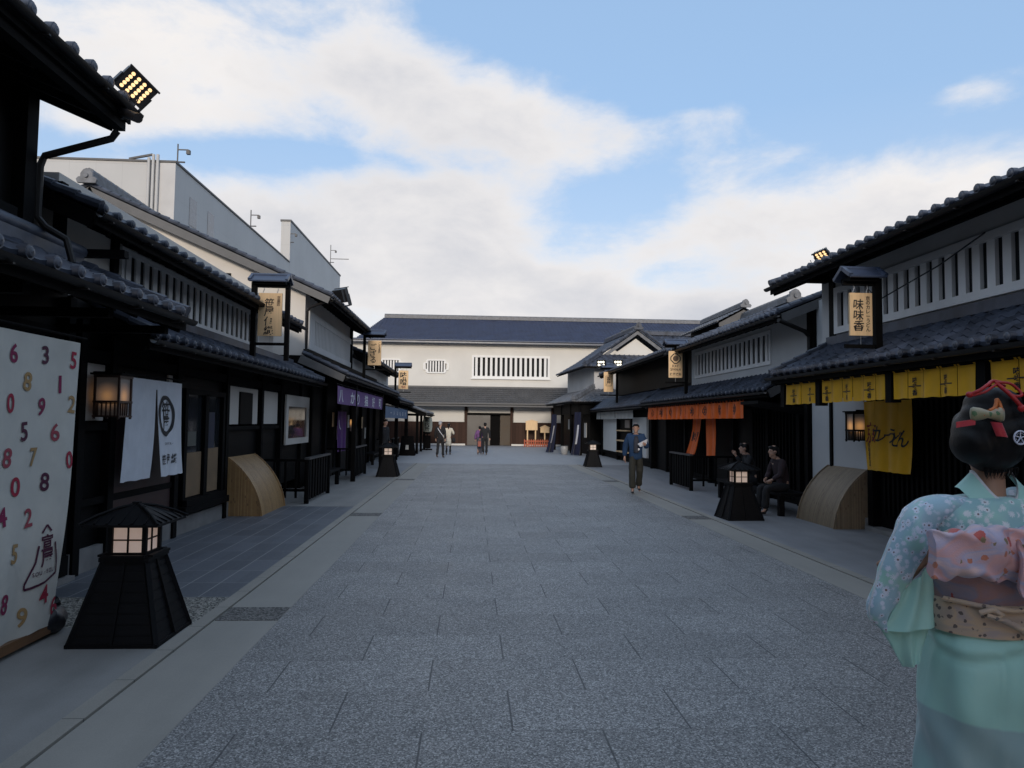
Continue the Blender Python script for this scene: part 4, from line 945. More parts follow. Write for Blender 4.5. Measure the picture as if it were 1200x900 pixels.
# ================================ bamboo screens (dog screens)
def bamboo_screen(label, side, y0, y1, xs, depth, h=1.0, m1='bamboo', m2='bamboo_x'):
    """quarter-round bamboo guard leaning on the wall; side=+1: wall at its -x side"""
    t = thing('bamboo_screen', label, 'bamboo screen', (xs, (y0 + y1) / 2, 0), 0, 'bamboo screens against the walls')
    xw = xs - side * depth
    prof = []
    ang = [R(35 + 48 * k / 15) for k in range(16)]      # slope steepens from the wall down to the foot
    sxm = sum(math.cos(a) for a in ang); szm = sum(math.sin(a) for a in ang); x_, z_ = xs - side * depth, h
    prof = [(x_, z_)]
    for a in ang: x_ += side * depth * math.cos(a) / sxm; z_ -= h * math.sin(a) / szm; prof.append((x_, max(z_, 0)))
    prof = prof[::-1]
    # profile from street foot up to wall top
    g = B(); th = .02
    inner = [(x - side * th * .8, z - th * (.3 + k / 24)) for k, (x, z) in enumerate(prof)]
    def ring(y): return [Vector((x, y, z)) for x, z in prof] + [Vector((x, y, max(z, .0))) for x, z in reversed(inner)]
    n = 56; pts = []
    rings = []
    for i in range(n + 1):
        y = y0 + (y1 - y0) * i / n; rings.append(ring(y))
    g.loft(rings)
    mesh_obj('curved_slats', g, m1, t)
    for y in (y0, y1):
        e = B(); yy = y + (-.012 if y == y0 else 0)
        e.prism([(x, yy, z) for x, z in prof] + [(xw, yy, 0)], (0, .012, 0)); mesh_obj('end_panel', e, m2, t)
    tr = B()
    tr.tube([(x + side * .012, y0 + .01, z + .004) for x, z in prof], .012, 6).tube([(x + side * .012, y1 - .01, z + .004) for x, z in prof], .012, 6)
    tr.box(xw, xw + side * .03, y0, y1, h * .965, h * .985)
    mesh_obj('edge_trim', tr, m2, t)
    return t
bamboo_screen('golden curved bamboo screen on the slate pavement by the left wall', 1, 12.74, 14.3, -3.64, .62, 1.02)
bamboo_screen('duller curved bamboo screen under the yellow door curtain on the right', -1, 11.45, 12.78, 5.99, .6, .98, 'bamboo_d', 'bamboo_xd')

# ================================ low slat fences
def slat_fence(label, x, y0, y1, xw, h=.93, n=9):
    t = thing('slat_fence', label, 'fence', (x, (y0 + y1) / 2, 0), 0, 'low black slatted fences in front of the shops')
    sg = 1 if x > xw else -1
    b = B().box(x - .05, x + .05, y0 - .03, y1 + .03, h - .04, h)
    mesh_obj('top_rail', b, plain('worn_rail', (.05, .05, .052), .4, .3, 6, .1), t)
    s = B()
    for i in range(n):
        y = y0 + (y1 - y0) * i / (n - 1); s.box(x - .02, x + .02, y - .07, y + .07, .07, h - .04)
    mesh_obj('slats', s, 'black', t)
    for y in (y0, y1): mesh_obj('leg', B().box(x - .04, x + .04, y - .04, y + .04, 0, h - .04), 'black', t)
    r = B().box(x, xw, y0 - .02, y0 + .03, h - .08, h - .03).box(x, xw, y0 - .02, y0 + .03, .25, .3)
    for i in range(1, 4):
        xx = x + (xw - x) * i / 4; r.box(xx - .02, xx + .02, y0 - .02, y0 + .03, .12, h - .08)
    mesh_obj('return_rail', r, 'black', t)
    return t
slat_fence('black slatted fence beside the golden bamboo screen, its top rail worn grey', -3.29, 14.62, 16.75, -4.15)
slat_fence('black slatted fence under the purple awning cloth', -3.35, 20.6, 22.9, -4.1)
slat_fence('black slatted fence behind the walking man, below the flapping orange curtains', 5.62, 17.9, 19.7, 6.9)
slat_fence('black slatted fence under the blue awning cloth', -3.4, 31.3, 33.6, -4.1)
def bench(label, x0, x1, y0, y1, h=.44):
    t = thing('bench', label, 'bench', ((x0 + x1) / 2, (y0 + y1) / 2, 0), 0, 'black timber benches by the shop walls')
    mesh_obj('seat', B().box(x0, x1, y0, y1, h - .06, h), 'lan', t)
    for y in (y0 + .12, y1 - .12):
        for x in (x0 + .06, x1 - .06): mesh_obj('leg', B().box(x - .05, x + .05, y - .05, y + .05, 0, h - .06), 'lan', t)
    return t
bench('black timber bench on the right where the two people sit', 5.75, 6.3, 12.95, 16.4)
bench('black timber bench on the left, just past the slatted fence with the worn rail', -3.95, -3.45, 17.6, 19.2)
bench('black bench against the wall near the far left posts', -4.1, -3.65, 27.2, 29.6)

# ================================ wall lanterns
def wall_lantern(label, x, y, z0, z1, w, d, sg):
    zc = z0 + (z1 - z0) * .38
    t = thing('wall_lantern', label, 'lantern', (x, y, z0), 0, 'hanging wall lanterns')
    h = z1 - z0
    pb = B().box(x - d / 2 + .02, x + d / 2 - .02, y - w / 2 + .02, y + w / 2 - .02, zc, z1 - .03)
    mesh_obj('paper_shade', pb, 'bulb_paper', t)
    f = B()
    for sx in (-1, 1):
        for sy in (-1, 1): f.box(x + sx * d / 2, x + sx * (d / 2 - .022), y + sy * w / 2, y + sy * (w / 2 - .022), z0 - .02, z1)
    for z_, zz in ((z1 - .03, z1), (zc - .02, zc + .005), (z0, z0 + .02)):
        f.box(x - d / 2 - .004, x + d / 2 + .004, y - w / 2 - .004, y + w / 2 + .004, z_, zz)
    for k in range(5):
        q = -w / 2 + w * (k + 1) / 6; f.box(x - d / 2 - .002, x - d / 2 + .012, y + q - .006, y + q + .006, z0, zc); f.box(x + d / 2 + .002, x + d / 2 - .012, y + q - .006, y + q + .006, z0, zc)
        q = -d / 2 + d * (k + 1) / 6; f.box(x + q - .006, x + q + .006, y - w / 2 - .002, y - w / 2 + .012, z0, zc)
    mesh_obj('frame', f, plain('red_brown_lacquer', (.04, .018, .012), .4, .3, 6, .1) if sg > 0 else 'lan', t)
    mesh_obj('hood', B().box(x - d / 2 - .03, x + d / 2 + .03, y - w / 2 - .03, y + w / 2 + .03, z1, z1 + .02), 'black', t)
    mesh_obj('bracket', B().box(x, x - sg * (d / 2 + .12), y - .015, y + .015, z1 + .02, z1 + .045), 'black', t)
    mesh_obj('inner_glow', B().box(x - d / 2 + .04, x + d / 2 - .04, y - w / 2 + .04, y + w / 2 - .04, z0 + .02, zc - .03), 'bulb_paper', t)
    return t
wall_lantern('red-brown lantern with a warm bulb left of the white door curtain', -4.02, 8.22, 1.70, 2.17, .3, .28, 1)
wall_lantern('black lantern with a warm bulb on the white wall panel by the yellow door curtain', 6.42, 11.52, 1.46, 1.93, .26, .24, -1)

# ================================ cloths
def cloth_map(o, u, out, W, H, fold=.02, freq=9, flare=0., seed=0, sway=0.):
    """(s,t) in metres: s right along u, t down. returns a point on the hanging cloth"""
    o = Vector(o); u = Vector(u).normalized(); out = Vector(out).normalized()
    def fn(s, t, off=0.):
        k = t / H
        a = fold * (.35 + .65 * k) * (math.sin(s * freq + seed) + .5 * math.sin(s * freq * 1.9 + seed * 2.3 + t * 1.3)) + .35 * fold * math.sin(t * 4 + s * 3 + seed)
        return o + u * (s + sway * k * k * H) + Vector((0, 0, -t + .004 * math.sin(s * 23 + seed) * k)) + out * (a + flare * k * k * H + off)
    return fn
def noren(label, cat, o, u, out, W, H, n, mat, fold=.015, freq=10, gap=.012, slit=1., loops=True, flares=None, rod=True, group=None, name='shop_curtain', sways=None, seed=0, rodmat='black'):
    t = thing(name, label, cat, Vector(o) + Vector(u).normalized() * W / 2, 0, group)
    u = Vector(u).normalized(); o = Vector(o); pw = W / n; fns = []
    for i in range(n):
        fl = (flares[i] if flares else 0.); sw = sways[i] if sways else 0.
        fn = cloth_map(o, u, out, W, H, fold, freq, fl, seed, sw); fns.append(fn)
        b = B(); s0 = i * pw + (gap / 2 if i else 0); s1 = (i + 1) * pw - (gap / 2 if i < n - 1 else 0)
        b.slab(lambda a, c: fn(s0 + (s1 - s0) * a, H * c), max(6, int(pw / .03)), max(6, int(H / .06)), Vector(out) * -.003)
        if loops:
            m = max(1, round(pw / .22))
            for k in range(m + 1):
                q = o + u * (s0 + .02 + (s1 - s0 - .04) * k / m)
                b.slab(lambda a, c: q + u * ((a - .5) * .03) + Vector((0, 0, .05 * (1 - c))) + Vector(out) * (.014 * math.sin(c * math.pi)), 1, 4, Vector(out) * -.003)
        mesh_obj('cloth_panel', b, mat, t, smooth=80)
    if rod: mesh_obj('rod', B().cyl(o - u * .1 + Vector((0, 0, .045)), o + u * (W + .1) + Vector((0, 0, .045)), .012, n=8), rodmat, t)
    t2 = lambda s, tt, off=.006: fns[min(n - 1, max(0, int(s / pw)))](s, tt, off)
    return t, t2
def lettering(t, b, mat, nm='lettering'): return mesh_obj(nm, b, mat, t, smooth=0)

# white door curtain (left 2)
t, f = noren('white door curtain with a black ring crest, split and swaying open', 'door curtain', (-4.05, 8.62, 2.18), (0, 1, 0), (1, 0, 0), 1.56, 1.24, 2, 'c_white', .014, 14, gap=.03, loops=False, flares=[0., .06], sways=[-.1, .0], seed=2, rodmat='black')
fm = lambda x, y: f(x, -y)
b = B(); ring2d(b, fm, 1.04, -.45, .24, .27, .06, 40, .025); write(b, '笹', .22, fm, 1.04, -.38, thick=.013, sx=1.05); write(b, '屋', .18, fm, 1.04, -.55, thick=.013)
write(b, 'SASAYA-', .04, fm, 1.1, -.82, spacing=.95, thick=.01)
write(b, '笹伊織', .12, fm, 1.08, -1.02, spacing=1.35, thick=.012, slant=.15)
lettering(t, b, 'ink', 'crest_lettering')
mesh_obj('heading_band', B().slab(lambda a, c: f(1.56 * a, .12 * c, -.001), 20, 2, (.001, 0, 0)), 'c_white', t)

# big numbered banner (left 1)
t, f = noren('large white banner printed with scattered red, gold and purple numbers at the left edge', 'banner', (-3.2, 3.3, 2.3), (0, 1, 0), (1, 0, 0), 2.66, 2.19, 1, 'c_ban', .018, 7.5, loops=False, seed=1, sways=[-.1], name='number_banner')
fm = lambda y_, z_: f(y_ - 3.3 + .219 * ((2.3 - z_) / 2.19) ** 2, 2.3 - z_)
M['d_red'] = plain('crimson_dye', (.32, .012, .04), .8, .1, 5, 0); M['d_gold'] = plain('gold_dye', (.36, .22, .09), .8, .1, 5, 0); M['d_plum'] = plain('plum_dye', (.07, .01, .035), .8, .1, 5, 0); M['d_rose'] = plain('rose_dye', (.3, .05, .07), .8, .1, 5, 0); M['d_mag'] = plain('magenta_dye', (.2, .01, .06), .8, .1, 5, 0)
D = [('6', 5.12, 2.14, 'd_mag'), ('3', 5.5, 2.16, 'd_plum'), ('5', 5.86, 2.15, 'd_red'), ('8', 5.3, 1.95, 'd_gold'), ('1', 5.71, 1.95, 'd_mag'), ('0', 5.11, 1.79, 'd_red'), ('9', 5.5, 1.77, 'd_mag'), ('2', 5.87, 1.8, 'd_gold'), ('5', 5.3, 1.59, 'd_plum'), ('6', 5.68, 1.58, 'd_rose'), ('8', 5.12, 1.41, 'd_rose'), ('7', 5.44, 1.4, 'd_gold'), ('0', 5.86, 1.36, 'd_red'), ('0', 5.23, 1.2, 'd_red'), ('8', 5.58, 1.21, 'd_plum'), ('2', 5.41, .96, 'd_rose'), ('4', 5.09, 1.0, 'd_mag'), ('5', 5.25, .73, 'd_gold'), ('8', 5.16, .4, 'd_mag'), ('4', 5.6, .36, 'd_red'), ('6', 5.75, .25, 'd_red'), ('9', 5.39, .25, 'd_gold'),
     ('3', 4.9, 1.95, 'd_plum'), ('7', 4.72, 2.12, 'd_red'), ('4', 4.7, 1.7, 'd_rose'), ('2', 4.88, 1.55, 'd_gold'), ('6', 4.7, 1.3, 'd_plum'), ('9', 4.88, 1.15, 'd_red'), ('5', 4.7, .85, 'd_mag'), ('0', 4.85, .6, 'd_gold'), ('3', 4.65, .4, 'd_red'), ('8', 4.3, 1.9, 'd_gold'), ('1', 4.4, 1.45, 'd_red'), ('6', 4.3, 1.0, 'd_rose'), ('4', 4.4, .55, 'd_plum'), ('9', 3.9, 1.7, 'd_mag'), ('2', 3.95, 1.2, 'd_red'), ('7', 3.9, .7, 'd_gold'), ('5', 3.55, 1.9, 'd_plum'), ('0', 3.6, 1.4, 'd_gold'), ('3', 3.6, .9, 'd_red'), ('8', 3.6, .4, 'd_rose')]
for i, (c_, y_, z_, m_) in enumerate(D):
    b = B(); write(b, c_, .138, fm, y_, z_, thick=.02, sx=1.1 + .1 * math.sin(i * 2.1), rot=.12 * math.sin(i * 1.7), norm=True); lettering(t, b, m_, 'printed_number')
b = B(); write(b, '宣', .12, fm, 5.61, .755, thick=.022, norm=True); write(b, '屋', .125, fm, 5.615, .635, thick=.022, norm=True)
line2d(b, fm, 5.56, .83, 5.605, .885, .016); line2d(b, fm, 5.605, .885, 5.65, .83, .016)
for (a0, c0, a1, c1) in ((5.53, .74, 5.50, .62), (5.50, .62, 5.40, .475), (5.40, .475, 5.40, .44), (5.40, .44, 5.60, .455), (5.60, .455, 5.745, .505), (5.745, .505, 5.74, .6), (5.74, .6, 5.70, .74)): line2d(b, fm, a0, c0, a1, c1, .018, 3)
write(b, 'SOU·SOU', .036, fm, 5.585, .535, spacing=.95, thick=.012, rot=.06)
lettering(t, b, 'd_plum', 'crest_lettering')
mesh_obj('bottom_bar', B().beam((-3.22, 3.2, .075), (-3.22, 5.74, .075), .04, .07), plain('brown_bar', (.16, .08, .035), .5, .2, 4, .1), t)
sb = B(); sb.sphere((0, 0, .1), (.15, .2, .11), 16, 10)
for v_ in sb.v:
    if v_.z < .01: v_.z = .0
    v_.x += .02 * math.sin(v_.y * 30 + v_.z * 20); v_.z *= 1 + .15 * math.sin(v_.x * 18 + v_.y * 12)
sb.tube([(0, .02, .17), (.02, .05, .22), (.05, .09, .24)], [.05, .03, .045], 8)
solo('sandbag', sb, plain('black_nylon', (.015, .015, .02), .45, .3, 8, .3, 20), 'black sandbag weighing down the foot of the banner of numbers', 'sandbag', loc=None).location = (-3.3, 5.82, .006)

# yellow cloths under the right eave
YG = 'short yellow cloths hung under the nearest right eave'
def cross_mark(b, fm, cx, cy, s):
    line2d(b, fm, cx - s, cy, cx - s * .25, cy, s * .12); line2d(b, fm, cx + s * .25, cy, cx + s, cy, s * .12)
    write(b, '味', s * .62, fm, cx, cy + s * .62, thick=.02); write(b, '味', s * .5, fm, cx, cy, thick=.02); write(b, '香', s * .6, fm, cx, cy - s * .68, thick=.02)
for i, (ya, yb, n, marks, lab) in enumerate(((10.42, 11.5, 2, (.28, .85), 'small two-panel yellow cloth, farthest of the yellow ones'), (8.62, 10.28, 6, (.13, .68, 1.25), 'yellow cloth printed with three crossed marks'), (7.05, 8.5, 5, (.42, .98), 'yellow cloth with two crossed marks, above the yellow door curtain'), (5.0, 6.86, 5, (.35, 1.2), 'yellow cloth hanging right above the head of the kimono woman'))):
    t, f = noren(lab, 'eave cloth', (5.22, yb, 2.36), (0, -1, 0), (-1, 0, 0), yb - ya, .32, n, 'c_yellow', .012, 16, group=YG, name='eave_cloth', seed=i * 1.7)
    fm = lambda x, y: f(x, -y); b = B()
    for m_ in marks: b = B(); cross_mark(b, fm, m_, -.18, .11); lettering(t, b, 'ink', 'crossed_mark')
t, f = noren('long yellow door curtain brushed with black characters and one red one', 'door curtain', (6.42, 11.3, 2.1), (0, -1, 0), (-1, 0, 0), 1.28, 1.1, 4, 'c_yellow', .02, 11, gap=.006, sways=[.06, .02, -.02, -.08], seed=4)
fm = lambda x, y: f(x, -y)
b = B(); 
for i, ch in enumerate('カレーうどん'): write(b, ch, (.24, .2, .18, .23, .22, .26)[i], fm, .38 + .14 * i, -.52 - .02 * math.sin(i * 1.9) - .012 * i, thick=.012, slant=.3)
write(b, '味味香本店', .075, fm, .12, -.85, 'v', thick=.015)
lettering(t, b, 'ink'); b = B(); write(b, '京', .3, fm, .2, -.5, thick=.013, slant=.1); lettering(t, b, 'red_ink', 'red_lettering')

# orange cloths
t, f = noren('long pleated orange cloth with a row of black diamond crests under the right eave', 'eave cloth', (6.3, 24.9, 2.25), (0, -1, 0), (-1, 0, 0), 8.8, .4, 8, 'c_orange', .035, 13, gap=.02, name='eave_cloth', seed=.5)
b = B(); fm = lambda x, y: f(x, -y)
for i in range(8):
    cx = .55 + 1.1 * i; pts = [(cx, -.06), (cx + .12, -.15), (cx + .12, -.22), (cx, -.31), (cx - .12, -.22), (cx - .12, -.15)]
    for k in range(6): line2d(b, fm, *pts[k], *pts[(k + 1) % 6], .022)
    write(b, '本', .15, fm, cx, -.185, thick=.02)
lettering(t, b, 'ink', 'diamond_crest')
t, f = noren('pair of orange door curtains blowing inward below the long orange cloth', 'door curtain', (6.72, 21.2, 1.95), (0, -1, 0), (-1, 0, 0), 2.0, 1.15, 2, 'c_orange', .03, 9, gap=.5, sways=[-.38, -.02], flares=[.05, .0], seed=3, loops=False)
b = B(); fm = lambda x, y: f(x, -y); write(b, 'Key', .34, fm, .42, -.62, spacing=.62, thick=.013); lettering(t, b, 'ink')

# purple awning cloth, its door curtain, blue cloth, grey cloth
t, f = noren('long purple awning cloth with white characters under the left eave', 'eave cloth', (-3.2, 17.15, 2.52), (0, 1, 0), (1, 0, 0), 8.7, .43, 1, 'c_purple', .012, 2.5, loops=False, name='eave_cloth', seed=1)
b = B(); fm = lambda x, y: f(x, -y)
for ch, x_ in zip('八かり猫好町', (.5, 2.2, 3.2, 4.7, 6.3, 7.9)): write(b, ch, .3, fm, x_, -.23, thick=.015, sx=1.8)
lettering(t, b, 'white_ink')
t, f = noren('narrow purple door curtain hanging by a paper lamp behind the long purple awning cloth', 'door curtain', (-3.95, 21.3, 1.95), (0, 1, 0), (1, 0, 0), 1.5, 1.2, 2, 'c_purple', .03, 9, seed=2)
b = B(); write(b, '八', .3, lambda x, y: f(x, -y), .35, -.4, thick=.016); lettering(t, b, 'white_ink')
t, f = noren('bright blue awning cloth with white characters beyond the purple one', 'eave cloth', (-3.1, 25.95, 2.22), (0, 1, 0), (1, 0, 0), 8.9, .42, 1, 'c_blue', .01, 2.5, loops=False, name='eave_cloth', seed=3)
b = B(); fm = lambda x, y: f(x, -y)
for i, ch in enumerate('ーいいもの市'): write(b, ch, .19, fm, 1.7 + i * 1.2, -.22, thick=.012, sx=1.7)
lettering(t, b, 'white_ink')
t, f = noren('plain grey ragged-edged cloth under the third right eave', 'eave cloth', (6.55, 36.9, 2.32), (0, -1, 0), (-1, 0, 0), 8.3, .42, 7, 'c_grey', .035, 9, gap=.06, name='eave_cloth', seed=5)
# paper lamp by the purple curtain
solo('paper_lamp', B().cyl((-3.75, 22.9, 1.35), (-3.75, 22.9, 1.72), .1, .1, 12).cyl((-3.75, 22.9, 1.72), (-3.75, 22.9, 2.4), .006), 'bulb_paper', 'small glowing paper lamp hanging beside the narrow purple door curtain', 'paper lamp', loc=(-3.75, 22.9, 1.4))

# ================================ hanging sign boards with little roofs
SG = 'wooden shop signs hanging from posts on the lower roofs'
def hang_sign(label, x, y, zb, zt, w, base_z, post_dx, tex, two=True, lights=False):
    t = thing('hanging_sign', label, 'shop sign', (x, y, zb), 0, SG)
    bd = mesh_obj('sign_board', B().box(x - w / 2, x + w / 2, y - .018, y + .018, zb, zt), 'signwood', t)
    fm = lambda a, c: Vector((x + a, y - .0225, (zb + zt) / 2 + c))
    tex(bd, fm, w, zt - zb)
    px = x + post_dx
    mesh_obj('post', B().box(px - .045, px + .045, y - .045, y + .045, base_z, zt + .2), 'black', t)
    ox = x - post_dx * (1.0 if two else .95)
    if two: mesh_obj('post', B().box(ox - .04, ox + .04, y + .03, y + .11, base_z - .02, zt + .2), 'black', t)
    mesh_obj('top_bar', B().box(min(px, ox) - .02, max(px, ox) + .02, y - .02, y + .02, zt + .1, zt + .16), 'black', t); mesh_obj('foot_bar', B().box(min(px, ox), max(px, ox), y - .02, y + .02, zb - .17, zb - .12), 'black', t)
    h = B()
    for s_ in (-.3, .3):
        h.tube([(x + s_ * w, y, zt + .1), (x + s_ * w + .012, y, zt + .07), (x + s_ * w, y, zt + .04), (x + s_ * w - .01, y, zt + .02), (x + s_ * w, y, zt - .01)], .006, 6)
    h.cyl((x, y, zb), (x, y, zb - .12), .004, n=6)
    mesh_obj('hook', h, 'steel', t)
    r = B(); hw = w * .78; z = zt + .18
    for s_ in (-1, 1): r.prism([(x - hw, y, z + .13), (x - hw, y + s_ * .2, z), (x - hw, y + s_ * .2, z + .025), (x - hw, y, z + .16)], (2 * hw, 0, 0))
    r.cyl((x - hw - .03, y, z + .15), (x + hw + .03, y, z + .15), .035, n=8)
    r.cyl((x - hw, y - .2, z + .01), (x + hw, y - .2, z + .01), .018, n=8); r.cyl((x - hw, y + .2, z + .01), (x + hw, y + .2, z + .01), .018, n=8)
    for s_ in (-1, 1):
        for k in (-1, 1): r.beam((x + s_ * hw, y, z + .155), (x + s_ * hw, y + k * .21, z + .025), .05, .05)
    mesh_obj('little_roof', r, 'tile_blue_canopy', t)
    mesh_obj('roof_boarding', B().box(x - hw + .04, x + hw - .04, y - .12, y + .12, z - .035, z + .02), 'black', t)
    return t
def tx(main, small, ms, ss, mx=-.06, sxx=.32, my=-.02):
    def go(bd, fm, w, h):
        b = B(); write(b, main, ms, fm, mx * w, my * h, 'v', spacing=1.12, thick=.014, slant=.08)
        mesh_obj('lettering', b, 'ink', bd, smooth=0)
        if small:
            b = B(); write(b, small, ss, fm, sxx * w, h * .46 - len(small) * ss * 1.1 / 2 - .02, 'v', spacing=1.1, thick=.015); mesh_obj('small_lettering', b, 'ink_soft' if len(small) < 5 else 'ink', bd, smooth=0)
    return go
hang_sign('nearest left sign board with four large brushed characters', -3.66, 13, 3.2, 3.98, .42, 2.78, -.29, tx('笹屋伊織', '京菓匠', .15, .055, -.04, .36, -.05))
hang_sign('nearest right sign board with three brushed characters and a thin column beside', 5.235, 9.25, 2.92, 3.5, .31, 2.72, .235, tx('味味香', '京のカレーうどん', .13, .055, -.12, .3), two=False)
hang_sign('left sign board with three hiragana, high beside the tall gable house', -3.27, 24, 3.55, 4.38, .44, 2.8, -.34, tx('ござる', 'ござる茶屋', .2, .07, -.1, .36), two=False)
def kawa(bd, fm, w, h):
    b = B(); write(b, '味', .27, fm, 0, h * .24, thick=.02); write(b, '噌', .27, fm, 0, -h * .12, thick=.02); mesh_obj('lettering', b, 'ink', bd, smooth=0)
    b = B(); write(b, '本店', .1, fm, 0, -h * .39, thick=.013); mesh_obj('small_lettering', b, 'red_ink', bd, smooth=0)
hang_sign('farthest left sign board with two blocky characters and a red line under them', -3.12, 32.7, 3.15, 4.0, .44, 2.6, -.36, kawa, two=False)
def keysm(bd, fm, w, h):
    b = B()
    def octo(R_, t_):
        pts = [(math.cos(a) * R_, math.sin(a) * R_ + h * .22) for a in [math.pi / 2 * k + o_ for k in range(4) for o_ in (-.28, .28)]]
        for k in range(8): line2d(b, fm, *pts[k], *pts[(k + 1) % 8], t_)
    octo(.15, .03)
    mesh_obj('crest', b, 'ink', bd, smooth=0)
    b = B(); b.add([fm(math.cos(a) * .085, math.sin(a) * .085 + h * .22) for a in [2 * math.pi * k / 12 for k in range(12)]], [tuple(range(12))]); mesh_obj('crest_centre', b, 'ink_soft', bd, smooth=0)
    b = B(); write(b, 'Key', .1, fm, 0, -h * .06, spacing=.62, thick=.015); write(b, 'Smoke', .1, fm, 0, -h * .19, spacing=.66, thick=.015); write(b, '鍵屋燻製', .07, fm, 0, -h * .37, spacing=1.25, thick=.013)
    mesh_obj('lettering', b, 'ink_soft', bd, smooth=0)
hang_sign('right sign board with a dark eight-sided crest over two lines of letters', 6.03, 20.7, 3.07, 3.86, .41, 2.6, .32, keysm, two=False)
def boxed(bd, fm, w, h):
    b = B(); pts = [(-.12, .26), (.12, .26), (.12, -.18), (-.12, -.18)]
    for k in range(4): line2d(b, fm, *pts[k], *pts[(k + 1) % 4], .016)
    write(b, '茶屋', .17, fm, 0, .04, 'v', spacing=1.1, thick=.02); mesh_obj('lettering', b, 'ink', bd, smooth=0)
s3 = hang_sign('farthest right sign board, two characters inside a thin drawn box, lamps above it', 6.03, 31, 3.08, 3.96, .42, 2.6, .38, boxed, two=False)

# ================================ floodlights
FG = 'floodlights on the roof edges'
def floodlight(label, c, yaw, pitch, s, lit=True, rows=(4, 5), led='led', roll=0.):
    t = thing('floodlight', label, 'floodlight', c, 0, FG); c = Vector(c)
    Mx = Matrix.Translation(c) @ Matrix.Rotation(yaw, 4, 'Z') @ Matrix.Rotation(pitch, 4, 'X') @ Matrix.Rotation(roll, 4, 'Y')
    def T(b): b.v = [Mx @ p for p in b.v]; return b
    h = B(); w, hh, d = .17 * s, .13 * s, .07 * s      # faces local -Y
    h.hexa([(-w, 0, -hh), (w, 0, -hh), (w, d, -hh * .85), (-w, d, -hh * .85)], [(-w, 0, hh), (w, 0, hh), (w, d, hh * .85), (-w, d, hh * .85)])
    for k in range(8): x = -w * .85 + 1.7 * w * k / 7; h.box(x - .005, x + .005, d, d + .06 * s, -hh * .8, hh * .8)
    h.box(-w - .01, w + .01, -.03 * s, 0, hh - .01, hh + .01)
    mesh_obj('housing', T(h), 'metal_black', t)
    for i in range(rows[0]):
        pass
    e = B()
    for i in range(rows[0]):
        for j in range(rows[1]):
            x = -w * .8 + 1.6 * w * (i + .5) / rows[0]; z = -hh * .8 + 1.6 * hh * (j + .5) / rows[1]
            e.cyl((x, -.004, z), (x, .002, z), min(w / rows[0], hh / rows[1]) * .74, n=10)
    mesh_obj('led_grid', T(e), led if lit else 'recess', t)
    mesh_obj('mount_arm', T(B().box(-w - .012, -w - .002, -.01, d, -hh * 1.4, .02).box(w + .002, w + .012, -.01, d, -hh * 1.4, .02).box(-w - .012, w + .012, .0, d, -hh * 1.5, -hh * 1.36)), 'metal_black', t)
    mesh_obj('cable', B().tube([c + Vector((0, .05, -.1 * s)), c + Vector((-.06, .05, -.24 * s)), c + Vector((-.16, .03, -.2 * s)), c + Vector((-.2, .0, -.12 * s))], .006, 6), 'metal_black', t)
    return t
fl = floodlight('large floodlight with an amber lamp grid on the nearest left roof corner', (-3.33, 7.0, 4.93), R(38), R(28), .95, roll=R(33))
solo('security_camera', B().cyl((-3.42, 6.95, 4.66), (-3.18, 6.75, 4.52), .045, n=12).cyl((-3.42, 6.95, 4.66), (-3.5, 6.98, 4.7), .02, n=8).beam((-3.5, 7.0, 4.72), (-3.42, 6.96, 4.6), .03, .03), 'metal_black', 'stubby black security camera under the large amber floodlight', 'security camera', loc=(-3.4, 6.9, 4.6))
floodlight('lit amber floodlight at the end of the nearest right roof', (6.05, 11.9, 4.66), R(-38), R(44), .72, rows=(3, 3), roll=R(-20))
floodlight('unlit floodlight seen from behind on the tall left gable house', (-3.45, 18.9, 5.0), R(140), R(-20), 1.5, lit=False)
floodlight('first of two white-glowing lamps over the farthest right sign', (5.7, 31, 4.33), R(-30), R(10), 1.2, rows=(3, 2), led='led_white')
floodlight('second white-glowing lamp over the farthest right sign, nearer the roof', (6.45, 31, 4.35), R(-20), R(10), 1.2, rows=(3, 2), led='led_white')

# ================================ far small things
def notice_board(label, x, y, w, z0, z1, legs, peak):
    t = thing('notice_board', label, 'notice board', (x, y, 0), 0, 'pale wooden notice boards by the hall door')
    mesh_obj('board', B().prism([(x - w / 2, y, z0), (x + w / 2, y, z0), (x + w / 2, y, z1), (x, y, z1 + peak), (x - w / 2, y, z1)], (0, .05, 0)), 'signwood', t)
    mesh_obj('cap_rail', B().beam((x - w / 2 - .04, y + .02, z1 + .02), (x, y + .02, z1 + peak + .03), .1, .04).beam((x + w / 2 + .04, y + .02, z1 + .02), (x, y + .02, z1 + peak + .03), .1, .04), 'signwood', t)
    for dx in legs: mesh_obj('leg', B().box(x + dx - .045, x + dx + .045, y + .06, y + .13, 0, z1), 'signwood', t)
notice_board('taller two-legged pale notice board by the hall entrance', 4.22, 49.4, .82, 1.15, 1.72, (-.28, .28), .12)
notice_board('smaller single-legged pale notice board beside the taller one', 5.15, 49.4, .62, .98, 1.32, (0,), .14)
t = thing('picket_fence', 'low orange picket fence around the two notice boards', 'fence', (4.65, 49, 0))
M['vermilion'] = plain('vermilion_paint', (.42, .085, .03), .6, .15, 4, .1)
mesh_obj('rails', B().box(3.7, 5.6, 48.98, 49.03, .14, .22).box(3.7, 5.6, 48.98, 49.03, .36, .44), 'vermilion', t)
pk = B()
for i in range(13): pk.prism([(3.7 + i * .156 - .035, 48.95, 0), (3.7 + i * .156 + .035, 48.95, 0), (3.7 + i * .156 + .035, 48.95, .48), (3.7 + i * .156, 48.95, .54), (3.7 + i * .156 - .035, 48.95, .48)], (0, .025, 0))
mesh_obj('slats', pk, 'vermilion', t)
